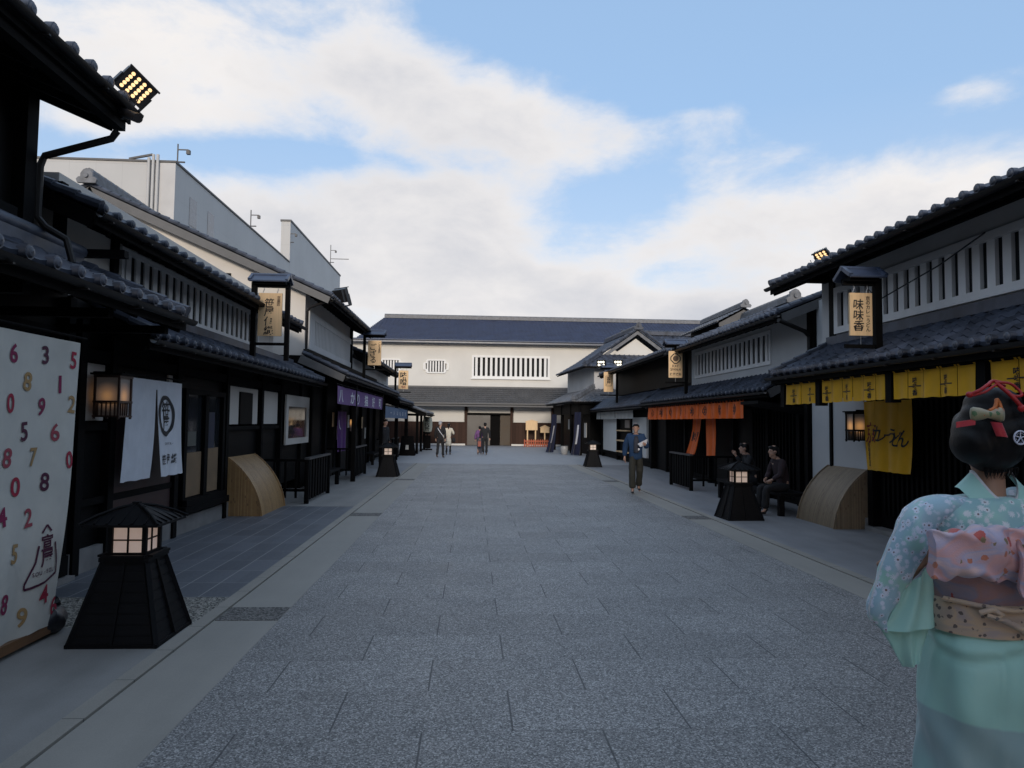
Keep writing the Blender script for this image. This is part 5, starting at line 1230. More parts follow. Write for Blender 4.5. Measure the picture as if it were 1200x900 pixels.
# paper lantern on stand, A-board
t = thing('standing_lantern', 'tall white paper lantern with black characters on a dark stand by the porch', 'lantern', (-2.6, 42.0, 0))
lb = B(); lb.tube([(-2.55, 42, 1.05), (-2.55, 42, 1.1), (-2.55, 42, 1.35), (-2.55, 42, 1.65), (-2.55, 42, 1.9), (-2.55, 42, 1.95)], [.16, .24, .28, .28, .24, .16], 18)
mesh_obj('paper_shade', lb, plain('lantern_paper', (.62, .6, .46), .8, .08, 5, .2, 30), t)
b = B()
def cyl_map(a, c):
    th = a / .28; return Vector((-2.55 + math.sin(th) * .29, 42 - math.cos(th) * .29, 1.5 + c))
write(b, '案内所', .24, cyl_map, 0, 0, 'v', spacing=1.05, thick=.016); mesh_obj('lettering', b, 'ink', t, smooth=0)
mesh_obj('stand', B().cyl((-2.55, 42, .1), (-2.55, 42, 1.05), .03).cyl((-2.55, 42, .95), (-2.55, 42, 1.05), .18).box(-2.85, -2.25, 41.95, 42.05, .0, .08).box(-2.6, -2.5, 41.7, 42.3, 0, .08).box(-2.75, -2.35, 41.9, 42.0, .1, .85), 'black', t)
def aboard(label, x, y, s=1.):
    t = thing('pavement_sign', label, 'pavement sign', (x, y, 0), 0, 'dark pavement signs at the far left')
    for k in (-1, 1): mesh_obj('sign_panel', B().hexa([(x - .3 * s, y + k * .25, 0), (x + .3 * s, y + k * .25, 0), (x + .3 * s, y + k * .28, 0), (x - .3 * s, y + k * .28, 0)], [(x - .22 * s, y + k * .02, .95), (x + .22 * s, y + k * .02, .95), (x + .22 * s, y + k * .05, .95), (x - .22 * s, y + k * .05, .95)]), 'black', t)
    mesh_obj('notice', B().hexa([(x - .08, y - .215, .3), (x + .08, y - .215, .3), (x + .08, y - .22, .3), (x - .08, y - .22, .3)], [(x - .06, y - .11, .65), (x + .06, y - .11, .65), (x + .06, y - .115, .65), (x - .06, y - .115, .65)]), 'c_grey', t)
aboard('dark folding pavement sign in front of the first porch posts', -3.1, 35.2, 1.3)
# deep blue banners at the right corner house
def draped(label, p, w, h, lean, s):
    t = thing('blue_banner', label, 'banner', p, 0, 'navy cloth banners tied to the corner house posts')
    p = Vector(p)
    f = cloth_map(p + Vector((-w / 2, 0, h)), (1, 0, 0), (0, -1, 0), w, h, .09, 19, .0, s, lean)
    b = B().slab(lambda a, c: f((a - .5) * w * (1 + 1.0 * max(0, c - .55)) + w / 2, h * c), 14, 18, (0, .004, 0)); mesh_obj('cloth_panel', b, 'c_navy', t, smooth=80)
    b = B().slab(lambda a, c: f(w * (.5 + .22 * a) - .06 * c, h * (.3 + .45 * c), .02), 2, 10, (0, .002, 0)); mesh_obj('white_stripe', b, 'c_white', t, smooth=80)
draped('navy banner with a white streak tied to the far post of the corner house', (4.62, 39.4, .05), .3, 2.1, -.12, 1)
draped('navy banner without much white gathered at the near post of the corner house', (5.5, 36.45, .05), .34, 2.2, -.05, 2)
# power cables holding the nearest right sign
solo('stay_wire', B().tube([(5.48, 9.27, 3.4), (5.9, 8.6, 3.75), (6.15, 8.1, 4.05)], .009, 6).tube([(5.48, 9.25, 3.42), (5.8, 10.2, 3.85), (6.1, 10.9, 4.2)], .007, 6), 'metal_black', 'pair of thin stay wires from the nearest right sign post to the wall', 'stay wire', loc=(5.48, 9.27, 3.4))
M['pot'] = plain('glazed_pot', (.3, .3, .3), .4, .1, 5, .1)
for x, y, lab in ((5.0, 37.9, 'pale round pot beside the far navy banner'), (5.62, 37.3, 'pale squat pot between the corner house posts')):
    solo('flower_pot', B().tube([(0, 0, 0), (0, 0, .08), (0, 0, .3), (0, 0, .42), (0, 0, .45)], [.14, .18, .22, .2, .22], 14), 'pot', lab, 'pot', group='pots at the corner house').location = (x, y, .006)
# ================================ people
def skin(joints, edges, sub=1, root=None):
    """grow one smooth surface round a skeleton: joints {name: (x,y,z,rx[,ry])}"""
    names = list(joints); idx = {n: i for i, n in enumerate(names)}
    me = bpy.data.meshes.new('s'); me.from_pydata([joints[n][:3] for n in names], [(idx[a], idx[b]) for a, b in edges], [])
    o = bpy.data.objects.new('s', me); COL.objects.link(o)
    m = o.modifiers.new('s', 'SKIN'); m.use_smooth_shade = True
    if not me.skin_vertices: 
        bpy.context.view_layer.objects.active = o; bpy.ops.mesh.customdata_skin_add()
    for n, i in idx.items():
        j = joints[n]; sv = me.skin_vertices[0].data[i]; sv.radius = (j[3], j[4] if len(j) > 4 else j[3]); sv.use_root = (n == (root or names[0]))
    if sub: s = o.modifiers.new('u', 'SUBSURF'); s.levels = s.render_levels = sub
    dg = bpy.context.evaluated_depsgraph_get(); ev = o.evaluated_get(dg); em = ev.to_mesh()
    b = B(); b.add([v.co.copy() for v in em.vertices], [tuple(p.vertices) for p in em.polygons]); ev.to_mesh_clear()
    bpy.data.objects.remove(o); bpy.data.meshes.remove(me)
    return b
def remesh(b, vox, smooth=2):
    me = bpy.data.meshes.new('s'); me.from_pydata([tuple(p) for p in b.v], [], b.f)
    o = bpy.data.objects.new('s', me); COL.objects.link(o)
    m = o.modifiers.new('r', 'REMESH'); m.mode = 'VOXEL'; m.voxel_size = vox
    if smooth: k = o.modifiers.new('k', 'SMOOTH'); k.iterations = smooth; k.factor = .5
    dg = bpy.context.evaluated_depsgraph_get(); ev = o.evaluated_get(dg); em = ev.to_mesh()
    r = B(); r.add([v.co.copy() for v in em.vertices], [tuple(p.vertices) for p in em.polygons]); ev.to_mesh_clear()
    bpy.data.objects.remove(o); bpy.data.meshes.remove(me)
    return r
def hand(b, wrist, d, up, s=1., side=1, curl=.5):
    """palm and five curled fingers; d: direction of the hand, up: back-of-hand direction"""
    wrist = Vector(wrist); d = Vector(d).normalized(); up = Vector(up); a = d.cross(up).normalized() * side; up = a.cross(d).normalized() * (1 if side > 0 else -1)
    if up.dot(Vector((0, 0, 1))) == 0: pass
    p0 = wrist; pc = wrist + d * .085 * s
    b.tube([p0 - d * .01, p0 + d * .02 * s, p0 + d * .055 * s, pc], [.024 * s, .028 * s, .036 * s, .03 * s], 10)
    for k, (off, ln) in enumerate(((-.027, .07), (-.009, .08), (.009, .076), (.026, .058))):
        q = wrist + d * .075 * s + a * off * s; c1 = curl * .6
        p1 = q + (d * math.cos(c1) - up * math.sin(c1)) * ln * .45 * s; c2 = curl * 1.4
        p2 = p1 + (d * math.cos(c2) - up * math.sin(c2)) * ln * .32 * s; c3 = curl * 2.1
        p3 = p2 + (d * math.cos(c3) - up * math.sin(c3)) * ln * .25 * s
        b.tube([q, p1, p2, p3], [.0105 * s, .0098 * s, .009 * s, .0075 * s], 8)
    q = wrist + d * .025 * s - a * .024 * s
    b.tube([q, q - a * .022 * s + d * .025 * s - up * .005, q - a * .028 * s + d * .052 * s - up * .015, q - a * .02 * s + d * .07 * s - up * .022], [.014 * s, .0125 * s, .011 * s, .009 * s], 8)
M['skin'] = plain('skin', (.42, .25, .18), .5, .08, 12, .1, 200); M['skin'].node_tree.nodes['Principled BSDF'].inputs['Subsurface Weight'].default_value = .05
M['hair'] = plain('black_hair', (.006, .005, .005), .5, .4, 3, .8, 60, (14, 14, 1.5), bdist=.0008, spec=.25); M['hair_grey'] = plain('white_hair', (.36, .36, .37), .5, .2, 8, .5, 60)
def fabric(name, col, **k): return plain(name, col, .85, k.get('var', .12), 6, .35, 55, bdist=.008)
def person(label, loc, rz, J, clothes, hair='hair', skinm='skin', group=None, vox=.011, scale=1., hairkind='short', headturn=0., handdirs=None, extra=None, shoe=(.012, .012, .012)):
    """J: joint positions in the figure's own frame, facing +y"""
    t = thing('person', label, 'person', (0, 0, 0), 0, group)
    r = {'pelvis': (.13, .095), 'waist': (.12, .085), 'chest': (.145, .1), 'neckb': (.07, .06), 'neck': (.048, .05)}
    j = {n: (*J[n], *r[n]) for n in r}
    for s_ in 'LR':
        j['hip' + s_] = (*J['hip' + s_], .085); j['knee' + s_] = (*J['knee' + s_], .055); j['calf' + s_] = (*(Vector(J['knee' + s_]) * .65 + Vector(J['ank' + s_]) * .35), .052); j['ank' + s_] = (*J['ank' + s_], .036); j['toe' + s_] = (*J['toe' + s_], .03)
        j['sh' + s_] = (*J['sh' + s_], .058); j['el' + s_] = (*J['el' + s_], .04); j['wr' + s_] = (*J['wr' + s_], .027)
    E_ = [('pelvis', 'waist'), ('waist', 'chest'), ('chest', 'neckb'), ('neckb', 'neck')]
    for s_ in 'LR': E_ += [('pelvis', 'hip' + s_), ('hip' + s_, 'knee' + s_), ('knee' + s_, 'calf' + s_), ('calf' + s_, 'ank' + s_), ('ank' + s_, 'toe' + s_), ('chest', 'sh' + s_), ('sh' + s_, 'el' + s_), ('el' + s_, 'wr' + s_)]
    b = skin(j, E_, 1, 'pelvis')
    hc = Vector(J['head']); hm = Matrix.Translation(hc) @ Matrix.Rotation(headturn, 4, 'Z')
    h = B(); h.sphere((0, -.012, .02), (.076, .093, .1), 18, 12); h.sphere((0, .022, -.045), (.056, .066, .07), 14, 10)
    h.tube([(0, .09, .015), (0, .106, -.018), (0, .098, -.03)], [.008, .013, .01], 8)
    h.sphere((0, .078, -.062), (.022, .012, .007), 8, 6); h.sphere((0, .078, -.072), (.02, .012, .007), 8, 6); h.sphere((0, .068, -.1), (.024, .02, .018), 8, 6)
    for s_ in (-1, 1):
        h.sphere((s_ * .077, -.005, -.01), (.012, .02, .032), 8, 6); h.sphere((s_ * .03, .074, .012), (.016, .01, .009), 8, 6)
    h.tube([(0, 0, -.06), (0, -.01, -.14)], [.05, .05], 12)
    h.v = [hm @ p for p in h.v]; b.join(h)
    hd = handdirs or {}
    for s_, sd in (('L', -1), ('R', 1)):
        w_ = Vector(J['wr' + s_]); dd = (w_ - Vector(J['el' + s_])).normalized(); hand(b, w_, hd.get(s_, dd), hd.get('up' + s_, Vector((sd, 0, .2))), 1., 1 if sd < 0 else 1, .55)
    body = mesh_obj('body', remesh(b, vox), skinm, t, smooth=80)
    # eyes
    ey = B()
    for s_ in (-1, 1): ey.sphere(hm @ Vector((s_ * .031, .0815, .012)), (.009, .006, .006), 8, 6)
    ey.v = ey.v; mesh_obj('eyes', ey, 'ink', body)
    # hair
    hb = B(); hb.sphere((0, -.022, .03), (.083, .099, .084), 18, 12); hb.sphere((0, -.05, -.01), (.076, .068, .085), 14, 10)
    if hairkind == 'short' and hair != 'hair_grey': hb.sphere((0, .045, .078), (.066, .05, .034), 12, 8)
    if hairkind == 'pony': hb.sphere((0, .04, .085), (.07, .055, .04), 12, 8); hb.tube([(0, -.1, .02), (0, -.14, -.02), (0, -.125, -.12), (0, -.11, -.2)], [.03, .045, .038, .012], 10)
    if hairkind == 'bun': hb.sphere((0, .04, .085), (.07, .055, .04), 12, 8); hb.sphere((0, -.11, .06), (.055, .05, .05), 12, 8)
    hb.v = [hm @ p for p in hb.v]
    mesh_obj('hair', remesh(hb, .012, 2), hair, t, smooth=80)
    # shoes
    for s_ in 'LR':
        a = Vector(J['ank' + s_]); q = Vector(J['toe' + s_]); d = (q - a); d.z = 0; d.normalize()
        g = skin({'h': (*(a - d * .035 + Vector((0, 0, -.035))), .038, .036), 'm': (*(a + d * .06 + Vector((0, 0, -.045))), .04, .034), 't': (*(Vector((q.x, q.y, q.z)) + d * .02 + Vector((0, 0, -.002))), .04, .028), 'u': (*(a + Vector((0, 0, .04))), .045)}, [('h', 'm'), ('m', 't'), ('h', 'u')], 1, 'h')
        lowz = min(p.z for p in g.v)
        g.v = [Vector((p.x, p.y, max(p.z, a.z - .075))) for p in g.v]
        mesh_obj('shoe', g, M['shoe'] if 'shoe' in M else 'black', t, smooth=60)
    clothes(t, J, j)
    if extra: extra(t, J, hm)
    t.scale = (scale,) * 3; t.location = loc; t.rotation_euler = (0, 0, rz)
    return t
def wrinkle(b, amp=.008, f=9.):
    b.v = [p + Vector((noise.noise(p * f), noise.noise(p * f + Vector((9, 3, 1))), .4 * noise.noise(p * f + Vector((4, 7, 2))))) * amp for p in b.v]; return b
def trousers(t, J, mat, r=(.105, .085, .075, .062), low=.02):
    j = {'p': (*J['pelvis'], .15, .115), 'w': (J['waist'][0], J['waist'][1], J['pelvis'][2] + .1, .135, .1)}; E_ = [('p', 'w')]
    for s_ in 'LR':
        hp, kn, an = Vector(J['hip' + s_]), Vector(J['knee' + s_]), Vector(J['ank' + s_])
        j['h' + s_] = (*hp, r[0]); j['m' + s_] = (*(hp * .5 + kn * .5), r[1]); j['k' + s_] = (*kn, r[2]); j['c' + s_] = (*(kn * .5 + an * .5), r[2] * .98); j['a' + s_] = (*(an + Vector((0, 0, low))), r[3] + .008)
        E_ += [('p', 'h' + s_), ('h' + s_, 'm' + s_), ('m' + s_, 'k' + s_), ('k' + s_, 'c' + s_), ('c' + s_, 'a' + s_)]
    return mesh_obj('trousers', wrinkle(skin(j, E_, 2, 'p'), .014, 8), mat, t, smooth=80)
def jacket(t, J, mat, hem=.0, r=(.155, .15, .175, .08, .065, .056, .046), nm='jacket', flare=0.):
    pv, wa, ch, nb = (Vector(J[k]) for k in ('pelvis', 'waist', 'chest', 'neckb'))
    j = {'wa': (*wa, r[1], r[1] * .74), 'pv': (*(pv + Vector((0, 0, -hem))), r[0] + flare, (r[0] + flare) * .78), 'ch': (*ch, r[2], r[2] * .68), 'nb': (*(nb + Vector((0, 0, -.01))), .085, .075)}
    E_ = [('wa', 'pv'), ('wa', 'ch'), ('ch', 'nb')]
    if hem > .2: j['md'] = (*((pv + wa) / 2 + Vector((0, 0, -hem * .4))), r[0] + flare * .5, (r[0] + flare * .5) * .76); E_ = [('wa', 'md'), ('md', 'pv'), ('wa', 'ch'), ('ch', 'nb')]
    for s_ in 'LR':
        sh, el, wr = Vector(J['sh' + s_]), Vector(J['el' + s_]), Vector(J['wr' + s_])
        j['s' + s_] = (*sh, r[3]); j['u' + s_] = (*(sh * .5 + el * .5), r[4]); j['e' + s_] = (*el, r[5]); j['w' + s_] = (*(wr * .93 + el * .07), r[6])
        E_ += [('ch', 's' + s_), ('s' + s_, 'u' + s_), ('u' + s_, 'e' + s_), ('e' + s_, 'w' + s_)]
    return mesh_obj(nm, wrinkle(skin(j, E_, 2, 'wa'), .012, 9), mat, t, smooth=80)
def stand(h=1.0, lean=0., step=0., armL=None, armR=None, stepw=.0):
    """a standing or striding pose facing +y, 1.7 m tall"""
    J = dict(pelvis=(0, 0, .93), waist=(0, lean * .3, 1.08), chest=(0, lean * .7, 1.28), neckb=(0, lean, 1.43), neck=(0, lean + .005, 1.5), head=(0, lean + .03, 1.6))
    for s_, sd in (('L', -1), ('R', 1)):
        st = step * sd
        J['hip' + s_] = (sd * .09, 0, .9); J['knee' + s_] = (sd * .095, st * .45 + (.05 if st < 0 else .04), .5); J['ank' + s_] = (sd * .09, st - (.03 if st > 0 else .02), .09 + (.05 if st < -.1 else 0)); J['toe' + s_] = (sd * .1, st + .14, .035)
        J['sh' + s_] = (sd * .175, lean * .9, 1.385); J['el' + s_] = (sd * .24, lean - .5 * st * .4 - .03, 1.12); J['wr' + s_] = (sd * .25, lean - st * .45 + .05, .87)
    for s_, a in (('L', armL), ('R', armR)):
        if a: J['el' + s_], J['wr' + s_] = a
    return J
M['shoe'] = plain('dark_shoe', (.014, .013, .014), .4, .2, 6, .1)
# man in blue coat walking towards us, papers held in his left hand
fb_blue = fabric('blue_coat', (.011, .038, .095)); fb_olive = fabric('olive_trousers', (.028, .027, .02)); fb_black = fabric('black_wool', (.012, .012, .014)); fb_cream = fabric('cream_coat', (.6, .55, .45)); fb_purple = fabric('purple_haori', (.14, .06, .17), var=.4); fb_dkgrey = fabric('dark_check_skirt', (.06, .06, .08), var=.5); fb_maroon = fabric('maroon_knit', (.028, .016, .02), var=.4)
def c_blue(t, J, j):
    trousers(t, J, fb_olive, (.115, .1, .088, .08)); jk = jacket(t, J, fb_blue, .14, (.18, .178, .195, .1, .085, .074, .06))
    mesh_obj('shirt', B().tube([(0, .105, 1.40), (0, .128, 1.3), (0, .13, 1.15), (0, .128, 1.0)], [.035, .06, .066, .07], 10), fabric('dark_print_shirt', (.035, .035, .045), var=.7), t)
    b = B()
    for (x, z, s_) in ((-.05, 1.2, .028), (-.02, 1.14, .022), (-.055, 1.08, .03), (.0, 1.22, .018), (-.03, 1.05, .02)): b.sphere((x, .172, z), (s_, .012, s_ * .9), 8, 6)
    mesh_obj('shirt_print', b, 'white_ink', t)
def e_blue(t, J, hm):
    w_ = Vector(J['wrL'])
    mesh_obj('cap_brim', B().tube([hm @ Vector((-.06, .07, .075)), hm @ Vector((0, .125, .07)), hm @ Vector((.06, .07, .075))], [.012, .02, .012], 8), 'hair', t)
J = stand(step=.16, armL=((-.27, .02, 1.13), (-.2, .24, 1.2)), armR=((.26, -.05, 1.12), (.27, -.02, .87)))
pb = person('man in a blue coat walking up the street with papers in his hand', (4.05, 17.3, .006), R(172), J, c_blue, vox=.009, scale=.99, headturn=R(-6), extra=e_blue, handdirs={'L': Vector((.2, .9, .3)), 'upL': Vector((-1, 0, 0))})
# papers he holds: a thing of its own
bm_ = Matrix.Translation((4.05, 17.3, .006)) @ Matrix.Rotation(R(172), 4, 'Z')
pp = B().hexa([(-.24, .26, 1.2), (-.1, .32, 1.13), (-.06, .36, 1.14), (-.21, .3, 1.22)], [(-.26, .28, 1.31), (-.05, .33, 1.20), (-.03, .35, 1.215), (-.24, .31, 1.325)]); pp.v = [bm_ @ p for p in pp.v]
solo('folded_papers', pp, fabric('white_paper', (.6, .6, .64)), 'white folded papers held up by the man in the blue coat', 'papers', loc=(4.2, 17.05, 1.2))
# four walking away
WG = 'visitors walking towards the far hall'
def c_suit(t, J, j): trousers(t, J, fb_black, (.105, .085, .07, .06)); jacket(t, J, fb_black, .16, (.155, .15, .18, .085, .068, .06, .05), nm='coat')
def e_white(t, J, hm):
    b = B().tube([(-.12, -.03, 1.42), (-.08, -.14, 1.34), (.02, -.16, 1.2), (.13, -.13, 1.05), (.17, -.02, .95)], .014, 6); mesh_obj('bag_strap', b, 'white_ink', t)
    mesh_obj('shoulder_bag', B().tube([(.2, .02, .95), (.21, .03, .9), (.21, .03, .76), (.2, .02, .72)], [.03, .07, .08, .04], 10), fabric('grey_bag', (.1, .1, .1)), t)
person('white-haired man in black with a pale strap across his back', (-1.4, 33.0, .004), R(-12), stand(step=.22, lean=-.03), c_suit, hair='hair_grey', vox=.014, scale=1.0, group=None, headturn=R(-25), extra=e_white)
def c_cream(t, J, j):
    jacket(t, J, fb_cream, .48, (.15, .14, .165, .085, .07, .062, .052), nm='long_coat', flare=.04); trousers(t, J, fb_black, (.09, .07, .055, .05))
def e_bag(t, J, hm): mesh_obj('black_handbag', B().tube([(.27, 0, .93), (.28, .02, .88), (.28, .02, .72), (.27, 0, .68)], [.03, .09, .1, .05], 12).tube([(.12, -.05, 1.42), (.2, -.06, 1.2), (.27, 0, .93)], .012, 6), fb_black, t)
person('woman in a long cream coat with a black handbag, walking away', (-1.13, 36.3, .004), R(-4), stand(step=.1, armR=((.27, -.02, 1.17), (.24, .14, 1.12))), c_cream, vox=.014, scale=.93, group=None, hairkind='pony', extra=e_bag)
def c_kim2(t, J, j):
    rings = []
    for z, rx, ry in ((1.05, .15, .12), (.95, .175, .14), (.8, .17, .14), (.5, .15, .13), (.2, .14, .13), (.1, .145, .135)): rings.append([Vector((rx * math.cos(a), ry * math.sin(a), z)) for a in [2 * math.pi * k / 20 for k in range(20)]])
    mesh_obj('skirt', wrinkle(B().loft(rings), .01), fb_dkgrey, t, smooth=80)
    jacket(t, J, fb_purple, .16, (.17, .165, .185, .09, .085, .085, .09), nm='haori')
    mesh_obj('collar', B().tube([(-.06, .04, 1.46), (-.05, -.05, 1.48), (.05, -.05, 1.48), (.06, .04, 1.46)], .022, 8), fabric('pink_collar', (.5, .2, .22)), t)
person('woman in a purple kimono jacket and dark patterned skirt, walking away', (.46, 36.9, .004), 0, stand(step=.1), c_kim2, vox=.014, scale=.86, group=None, hairkind='bun')
def e_tote(t, J, hm): mesh_obj('red_brown_bag', B().box(-.37, -.21, -.04, .06, .45, .72).tube([(-.34, .01, .72), (-.3, .02, .84), (-.24, .01, .72)], .008, 6), fabric('terracotta_bag', (.3, .1, .07)), t)
person('man in black carrying a terracotta bag, nearest the hall door', (.72, 36.2, .004), R(3), stand(step=.14), c_suit, vox=.014, scale=.97, group=None, extra=e_tote)
# shopkeeper under the blue cloth
def c_dark(t, J, j): trousers(t, J, fb_black); jacket(t, J, fb_black, .1)
person('person in all black standing under the blue awning cloth, face turned to the street', (-3.15, 26.2, .006), R(-120), stand(), c_dark, vox=.014, scale=1.02, group=None)
# two people seated on the right bench
def seated(turn=0, armR=None, armL=None, lean=.12):
    J = dict(pelvis=(0, 0, .56), waist=(0, lean * .3, .72), chest=(0, lean * .8, .92), neckb=(0, lean * 1.25, 1.07), neck=(0, lean * 1.35, 1.14), head=(0, lean * 1.6 + .03, 1.23))
    for s_, sd in (('L', -1), ('R', 1)):
        J['hip' + s_] = (sd * .09, .03, .53); J['knee' + s_] = (sd * .12, .44, .52); J['ank' + s_] = (sd * .12, .46, .09); J['toe' + s_] = (sd * .13, .6, .035)
        J['sh' + s_] = (sd * .175, lean * 1.1, 1.03); J['el' + s_] = (sd * .23, lean + .08, .78); J['wr' + s_] = (sd * .12, .32, .68)
    for s_, a in (('L', armL), ('R', armR)):
        if a: J['el' + s_], J['wr' + s_] = a
    return J
def c_mar(t, J, j): trousers(t, J, fb_black); jacket(t, J, fb_maroon, .02)
person('person in a dark maroon knit seated at the near end of the right bench', (6.0, 13.35, 0.006), R(95), seated(), c_mar, vox=.014, scale=.97, group=None)
person('person in black on the right bench, raising a bare forearm', (6.05, 14.9, .006), R(80), seated(armR=((.27, .2, .86), (.3, .34, 1.06))), c_dark, vox=.014, scale=.97, group=None)

# ================================ the woman in the mint kimono, seen from behind
def kimono_mat(name, flowers, lower=False, base=(.34, .60, .53), alt=(.20, .30, .46)):
    m, nt, p = newmat(name)
    v = COORD(nt); s = nt.nodes.new('ShaderNodeSeparateXYZ'); L(nt, v, s.inputs[0])
    n1 = NOISE(nt, v, 5, 3)
    col = MIX(nt, MA(nt, 'MULTIPLY', MA(nt, 'SUBTRACT', n1, .35), 1.2, clamp=True), base, tuple(c * 1.25 for c in base))
    if flowers:
        zone = RAMP(nt, NOISE(nt, v, 6.5, 2), [(.40, (0, 0, 0)), (.5, (1, 1, 1))])
        col = MIX(nt, MA(nt, 'MULTIPLY', zone, flowers[1]), col, alt)
        for sc, off in ((flowers[0], 0.), (flowers[0] * 1.35, 5.3)):
            mp = nt.nodes.new('ShaderNodeMapping'); mp.inputs['Location'].default_value = (off, off, off); L(nt, v, mp.inputs[0])
            vo = nt.nodes.new('ShaderNodeTexVoronoi'); vo.inputs['Scale'].default_value = sc; vo.inputs['Randomness'].default_value = .75; L(nt, mp.outputs[0], vo.inputs['Vector'])
            # petals: radial ripple round each cell centre
            df = nt.nodes.new('ShaderNodeVectorMath'); df.operation = 'SUBTRACT'; L(nt, mp.outputs[0], df.inputs[0]); L(nt, vo.outputs['Position'], df.inputs[1])
            sx = nt.nodes.new('ShaderNodeSeparateXYZ'); L(nt, df.outputs[0], sx.inputs[0])
            ang = MA(nt, 'ARCTAN2', sx.outputs[2], sx.outputs[0])
            pet = MA(nt, 'MULTIPLY', MA(nt, 'ABSOLUTE', MA(nt, 'SINE', MA(nt, 'MULTIPLY', ang, 5))), .17)
            rad = MA(nt, 'ADD', pet, .24)
            inn = MA(nt, 'LESS_THAN', vo.outputs['Distance'], rad)
            cen = MA(nt, 'LESS_THAN', vo.outputs['Distance'], .12)
            keep = MA(nt, 'GREATER_THAN', NOISE(nt, v, 7, 2), .36 if off == 0 else .42)
            col = MIX(nt, MA(nt, 'MULTIPLY', inn, MA(nt, 'MULTIPLY', keep, .8)), col, flowers[2])
            col = MIX(nt, MA(nt, 'MULTIPLY', cen, keep), col, (.16, .09, .1))
        lf = nt.nodes.new('ShaderNodeTexVoronoi'); lf.inputs['Scale'].default_value = flowers[0] * .8; L(nt, COORD(nt, (1.6, 1, .8), rot=(0, .5, 0)), lf.inputs['Vector'])
        col = MIX(nt, MA(nt, 'MULTIPLY', MA(nt, 'LESS_THAN', lf.outputs['Distance'], .13), MA(nt, 'LESS_THAN', NOISE(nt, v, 6.5, 2), .42)), col, (.2, .17, .06))
    if lower:   # the dyed hem: cloth turns grey-blue below a slanting line
        e = nt.nodes.new('ShaderNodeMapRange'); L(nt, MA(nt, 'ADD', s.outputs[2], MA(nt, 'MULTIPLY', s.outputs[0], .12)), e.inputs[0]); e.inputs[1].default_value = .752; e.inputs[2].default_value = .742
        col = MIX(nt, e.outputs[0], col, (.30, .44, .45))
        w_ = NOISE(nt, v, 9, 4); lo_ = nt.nodes.new('ShaderNodeMapRange'); L(nt, MA(nt, 'ADD', s.outputs[2], MA(nt, 'MULTIPLY', w_, .2)), lo_.inputs[0]); lo_.inputs[1].default_value = .72; lo_.inputs[2].default_value = .55
        col = MIX(nt, MA(nt, 'MULTIPLY', lo_.outputs[0], .7), col, (.23, .52, .46))
    L(nt, col, p.inputs['Base Color']); p.inputs['Roughness'].default_value = .48; p.inputs['Sheen Weight'].default_value = .35
    BUMP(nt, MA(nt, 'ADD', NOISE(nt, COORD(nt, (1, 1, .35)), 9, 3), MA(nt, 'MULTIPLY', NOISE(nt, v, 300, 2), .05)), p, .35, .02)
    return m
km_plain = kimono_mat('mint_silk', None); km_skirt = kimono_mat('mint_silk_hem', None, True)
km_fl = kimono_mat('mint_silk_flowers', (30, .4, (.76, .77, .8))); km_sl = kimono_mat('pale_blue_sleeve_flowers', (32, .85, (.72, .74, .86)), alt=(.34, .50, .62))
def obi_mat(name, cols, spot, ssc, thr=.3):
    m, nt, p = newmat(name); v = COORD(nt)
    col = RAMP(nt, NOISE(nt, COORD(nt, (1, 1, 2.2)), 7, 3, .5, .6), [(.3, cols[0]), (.45, cols[1]), (.55, cols[2]), (.7, cols[3])])
    for sp_, sc, th, off, kp in spot:
        vo = nt.nodes.new('ShaderNodeTexVoronoi'); vo.inputs['Scale'].default_value = sc
        mp = nt.nodes.new('ShaderNodeMapping'); mp.inputs['Location'].default_value = (off, off, off); L(nt, v, mp.inputs[0])
        wv = nt.nodes.new('ShaderNodeMix'); wv.data_type = 'VECTOR'; L(nt, vo.outputs['Distance'], nt.nodes.new('ShaderNodeMath').inputs[0])
        L(nt, mp.outputs[0], vo.inputs['Vector'])
        wob = MA(nt, 'ADD', vo.outputs['Distance'], MA(nt, 'MULTIPLY', MA(nt, 'SUBTRACT', NOISE(nt, v, sc * 2.2, 3), .5), .5))
        col = MIX(nt, MA(nt, 'MULTIPLY', MA(nt, 'LESS_THAN', wob, th), MA(nt, 'GREATER_THAN', NOISE(nt, mp.outputs[0], 7, 1), kp)), col, sp_)
    L(nt, col, p.inputs['Base Color']); p.inputs['Roughness'].default_value = .5; p.inputs['Sheen Weight'].default_value = .2
    BUMP(nt, NOISE(nt, v, 240, 3), p, .3, .003)
    return m
pk = ((.54, .36, .44), (.68, .37, .35), (.46, .42, .56), (.74, .52, .5))
ob_m = obi_mat('pink_brocade', pk, [((.5, .08, .06), 13, .22, 0, .44), ((.56, .2, .12), 20, .2, 3.1, .48), ((.25, .19, .1), 22, .19, 7.7, .52)], 1)
ob_d = obi_mat('dusky_pink_brocade', tuple(tuple(c * .5 for c in k) for k in pk), [((.33, .05, .04), 11, .24, 2, .42), ((.16, .11, .04), 12, .2, 9.1, .48)], 1)
ob_l = obi_mat('sand_brocade', ((.42, .32, .26), (.5, .38, .29), (.58, .42, .28), (.42, .34, .32)), [((.13, .1, .09), 45, .28, 0, .3)], 1)
wl = (1.76, 2.3, .006)
t = thing('person', 'woman from behind in mint kimono with pink bow sash and red hair ribbons', 'person', (0, 0, 0))
